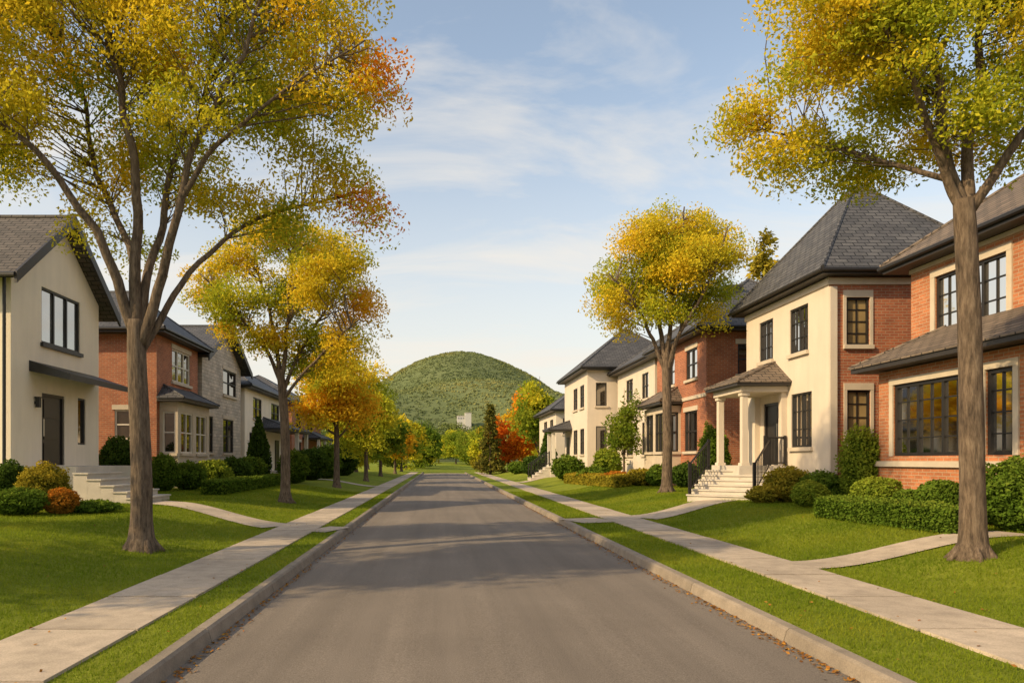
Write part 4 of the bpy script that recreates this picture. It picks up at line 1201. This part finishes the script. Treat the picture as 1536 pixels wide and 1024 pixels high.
# ------------------------------------------------------------------ SHRUBS
SH = [
    ('dark round shrub at the left edge of the photo beside the cream gabled house', 12, 16.8, 52, 694, 'dark'),
    ('low dark green shrub in the left corner bed, in front of the others', 28, 14.8, 80, 732, 'shrub'),
    ('olive yellow shrub before the wall of the cream gabled house', 66, 16.4, 70, 696, 'olive'),
    ('small rust orange shrub in the bed left of the grey steps', 92, 15.2, 48, 732, 'rust'),
    ('spreading dark green shrub at the foot of the grey steps', 138, 15.8, 78, 750, 'shrub'),
    ('tall dark shrub right of the cream gabled house, before brick wall', 178, 25.2, 52, 656, 'dark'),
    ('rounded shrub below the left end of the brick house bay', 245, 25.2, 44, 682, 'shrub'),
    ('low round shrub right of the forked tree trunk', 282, 26.6, 52, 692, 'shrub'),
    ('broad shrub before the white bay of the brick house', 320, 28.5, 56, 690, 'light'),
    ('dark shrub before the grey stone house', 350, 30.5, 46, 686, 'dark'),
    ('rounded green shrub below the windows of the grey stone house', 376, 33.0, 44, 684, 'shrub'),
    ('shrub behind the second golden tree on the left', 440, 36.0, 46, 676, 'shrub'),
    ('dark shrub before the porch of the left cream house', 468, 42.0, 46, 672, 'dark'),
    ('green shrub right of the left cream house porch', 490, 46.0, 40, 668, 'shrub'),
    ('dark shrub below the farthest left brick house', 515, 54.0, 44, 664, 'dark'),
    ('clipped ball-shaped light green shrub before the bay of the orange brick house', 1315, 14.8, 64, 716, 'light'),
    ('clipped ball-shaped shrub before the orange brick house, beside the slim tree trunk', 1412, 12.6, 60, 721, 'shrub'),
    ('low shrub between the two ball-shaped shrubs', 1368, 13.6, 44, 734, 'shrub'),
    ('large dark shrub at the right edge of the photo', 1522, 11.2, 84, 688, 'shrub'),
    ('dark shrub behind the slim trunk of the right tree', 1468, 12.2, 56, 724, 'dark'),
    ('tall light green shrub between orange brick house and tall cream house', 1292, 17.2, 60, 640, 'light'),
    ('yellow green shrub right of the white front steps', 1180, 19.0, 60, 700, 'olive'),
    ('green shrub below the corner of the tall cream house', 1235, 18.2, 66, 708, 'shrub'),
    ('spreading green shrub before the tall cream house, nearer the hedge', 1215, 17.0, 50, 722, 'light'),
    ('low olive shrub at the foot of the front steps', 1144, 18.8, 44, 728, 'olive'),
    ('tall shrub at the near corner of the right red brick house', 1070, 26.6, 44, 640, 'shrub'),
    ('dark shrub right of the round golden tree trunk', 1030, 28.6, 46, 694, 'dark'),
    ('rust coloured low shrub before the young tree, left of the pair', 925, 33.0, 46, 706, 'rust'),
    ('amber low shrub before the red brick house bay', 962, 31.2, 42, 703, 'olive'),
    ('green shrub below the bay of the right red brick house', 988, 30.4, 36, 697, 'shrub'),
    ('rounded shrub before the cream house with two roofs', 893, 37.2, 50, 700, 'shrub'),
    ('tall bushy shrub beside the young tree', 910, 40.0, 40, 672, 'light'),
    ('green shrub right of the far steps with railings', 852, 43.0, 48, 684, 'shrub'),
    ('dark shrub left of the far steps with railings', 800, 56.0, 34, 684, 'dark'),
    ('low shrub near the far pavement on the right', 778, 66.0, 34, 692, 'shrub'),
]
for i, s in enumerate(SH):
    shrub(s[0], s[1], s[2], s[3], s[4], s[5], i + 1)
shrub('dark cone-shaped evergreen before the left cream house', 388, 36.5, 36, 626, 'dark', 77, name='evergreen_shrub', cone=True)
shrub('dark cone-shaped evergreen beside the far pale house on the right', 822, 57, 28, 646, 'dark', 78, name='evergreen_shrub', cone=True)
hedge('low clipped hedge lining the right lawn before the orange brick house', (8.5, 11.0), (8.3, 14.6), 0.6, 0.42, 'shrub', 41, 9500, 0.055)
hedge('long low hedge across the left lawns behind the second golden tree', (-7.9, 23.6), (-8.1, 39.0), 0.7, 0.5, 'shrub', 42, 9000, 0.10)
hedge('low rust tinged hedge along the right lawn before the far cream house', (8.2, 30.5), (7.6, 40.0), 0.7, 0.5, 'olive', 43, 7000, 0.11)

# ------------------------------------------------------------------ LIGHT
EL = math.radians(31)
hd = Vector((-0.90, -0.43, 0)).normalized()
sd = Vector((hd.x * math.cos(EL), hd.y * math.cos(EL), math.sin(EL)))
sun = bpy.data.lights.new('Sun', 'SUN'); sun.energy = 5.0; sun.angle = math.radians(0.5); sun.color = (1.0, 0.76, 0.43)
so = bpy.data.objects.new('Sun', sun); COL.objects.link(so)
so.rotation_euler = (-sd).to_track_quat('-Z', 'Y').to_euler()
w = bpy.data.worlds.new('World'); S.world = w; w.use_nodes = True
nt = w.node_tree
bg = nt.nodes['Background']
sky = N(nt, 'ShaderNodeTexSky'); sky.sky_type = 'NISHITA'; sky.sun_disc = False
sky.sun_elevation = EL; sky.sun_rotation = math.atan2(hd.x, hd.y) % (2 * math.pi)
sky.air_density = 1.0; sky.dust_density = 1.3; sky.ozone_density = 1.1
tc = N(nt, 'ShaderNodeTexCoord')
sp = N(nt, 'ShaderNodeSeparateXYZ'); nt.links.new(tc.outputs['Generated'], sp.inputs[0])
ad = N(nt, 'ShaderNodeMath', operation='ADD'); nt.links.new(sp.outputs['Z'], ad.inputs[0]); ad.inputs[1].default_value = 0.22
mx_ = N(nt, 'ShaderNodeMath', operation='MAXIMUM'); nt.links.new(ad.outputs[0], mx_.inputs[0]); mx_.inputs[1].default_value = 0.05
dx = N(nt, 'ShaderNodeMath', operation='DIVIDE'); nt.links.new(sp.outputs['X'], dx.inputs[0]); nt.links.new(mx_.outputs[0], dx.inputs[1])
dy = N(nt, 'ShaderNodeMath', operation='DIVIDE'); nt.links.new(sp.outputs['Y'], dy.inputs[0]); nt.links.new(mx_.outputs[0], dy.inputs[1])
cb = N(nt, 'ShaderNodeCombineXYZ'); nt.links.new(dx.outputs[0], cb.inputs[0]); nt.links.new(dy.outputs[0], cb.inputs[1])
mp = N(nt, 'ShaderNodeMapping'); mp.inputs['Rotation'].default_value = (0, 0, math.radians(-38)); mp.inputs['Scale'].default_value = (0.75, 2.0, 1); mp.inputs['Location'].default_value = (2.4, 0.7, 0)
nt.links.new(cb.outputs[0], mp.inputs[0])
cn = N(nt, 'ShaderNodeTexNoise'); cn.inputs['Scale'].default_value = 1.6; cn.inputs['Detail'].default_value = 10; cn.inputs['Roughness'].default_value = 0.6; cn.inputs['Distortion'].default_value = 0.7
nt.links.new(mp.outputs[0], cn.inputs['Vector'])
cf = ramp(nt, cn.outputs['Fac'], [(0.44, 0.0), (0.57, 0.36), (0.72, 0.72)])
hz = N(nt, 'ShaderNodeMapRange'); nt.links.new(sp.outputs['Z'], hz.inputs[0]); hz.interpolation_type = 'SMOOTHSTEP'
hz.inputs[1].default_value = -0.06; hz.inputs[2].default_value = 0.54; hz.inputs[3].default_value = 0.95; hz.inputs[4].default_value = 0.08
c0 = mixcol(nt, 1.0, sky.outputs[0], (1.95, 1.75, 1.5), 'MULTIPLY')
c1 = mixcol(nt, hz.outputs[0], c0, (5.9, 5.45, 4.75))
c2 = mixcol(nt, cf, c1, (6.4, 5.9, 5.2))
nt.links.new(c2, bg.inputs['Color'])
bg.inputs['Strength'].default_value = 0.15
S.view_settings.view_transform = 'Standard'; S.view_settings.look = 'None'; S.view_settings.exposure = 0

cam = bpy.data.cameras.new('Camera'); co = bpy.data.objects.new('Camera', cam); COL.objects.link(co)
co.location = (0, 0, CH); co.rotation_euler = (math.radians(90), 0, 0)
cam.lens = 24; cam.sensor_width = 36; cam.shift_x = 108 / 1536; cam.shift_y = 178 / 1536
cam.clip_start = 0.1; cam.clip_end = 5000
S.camera = co
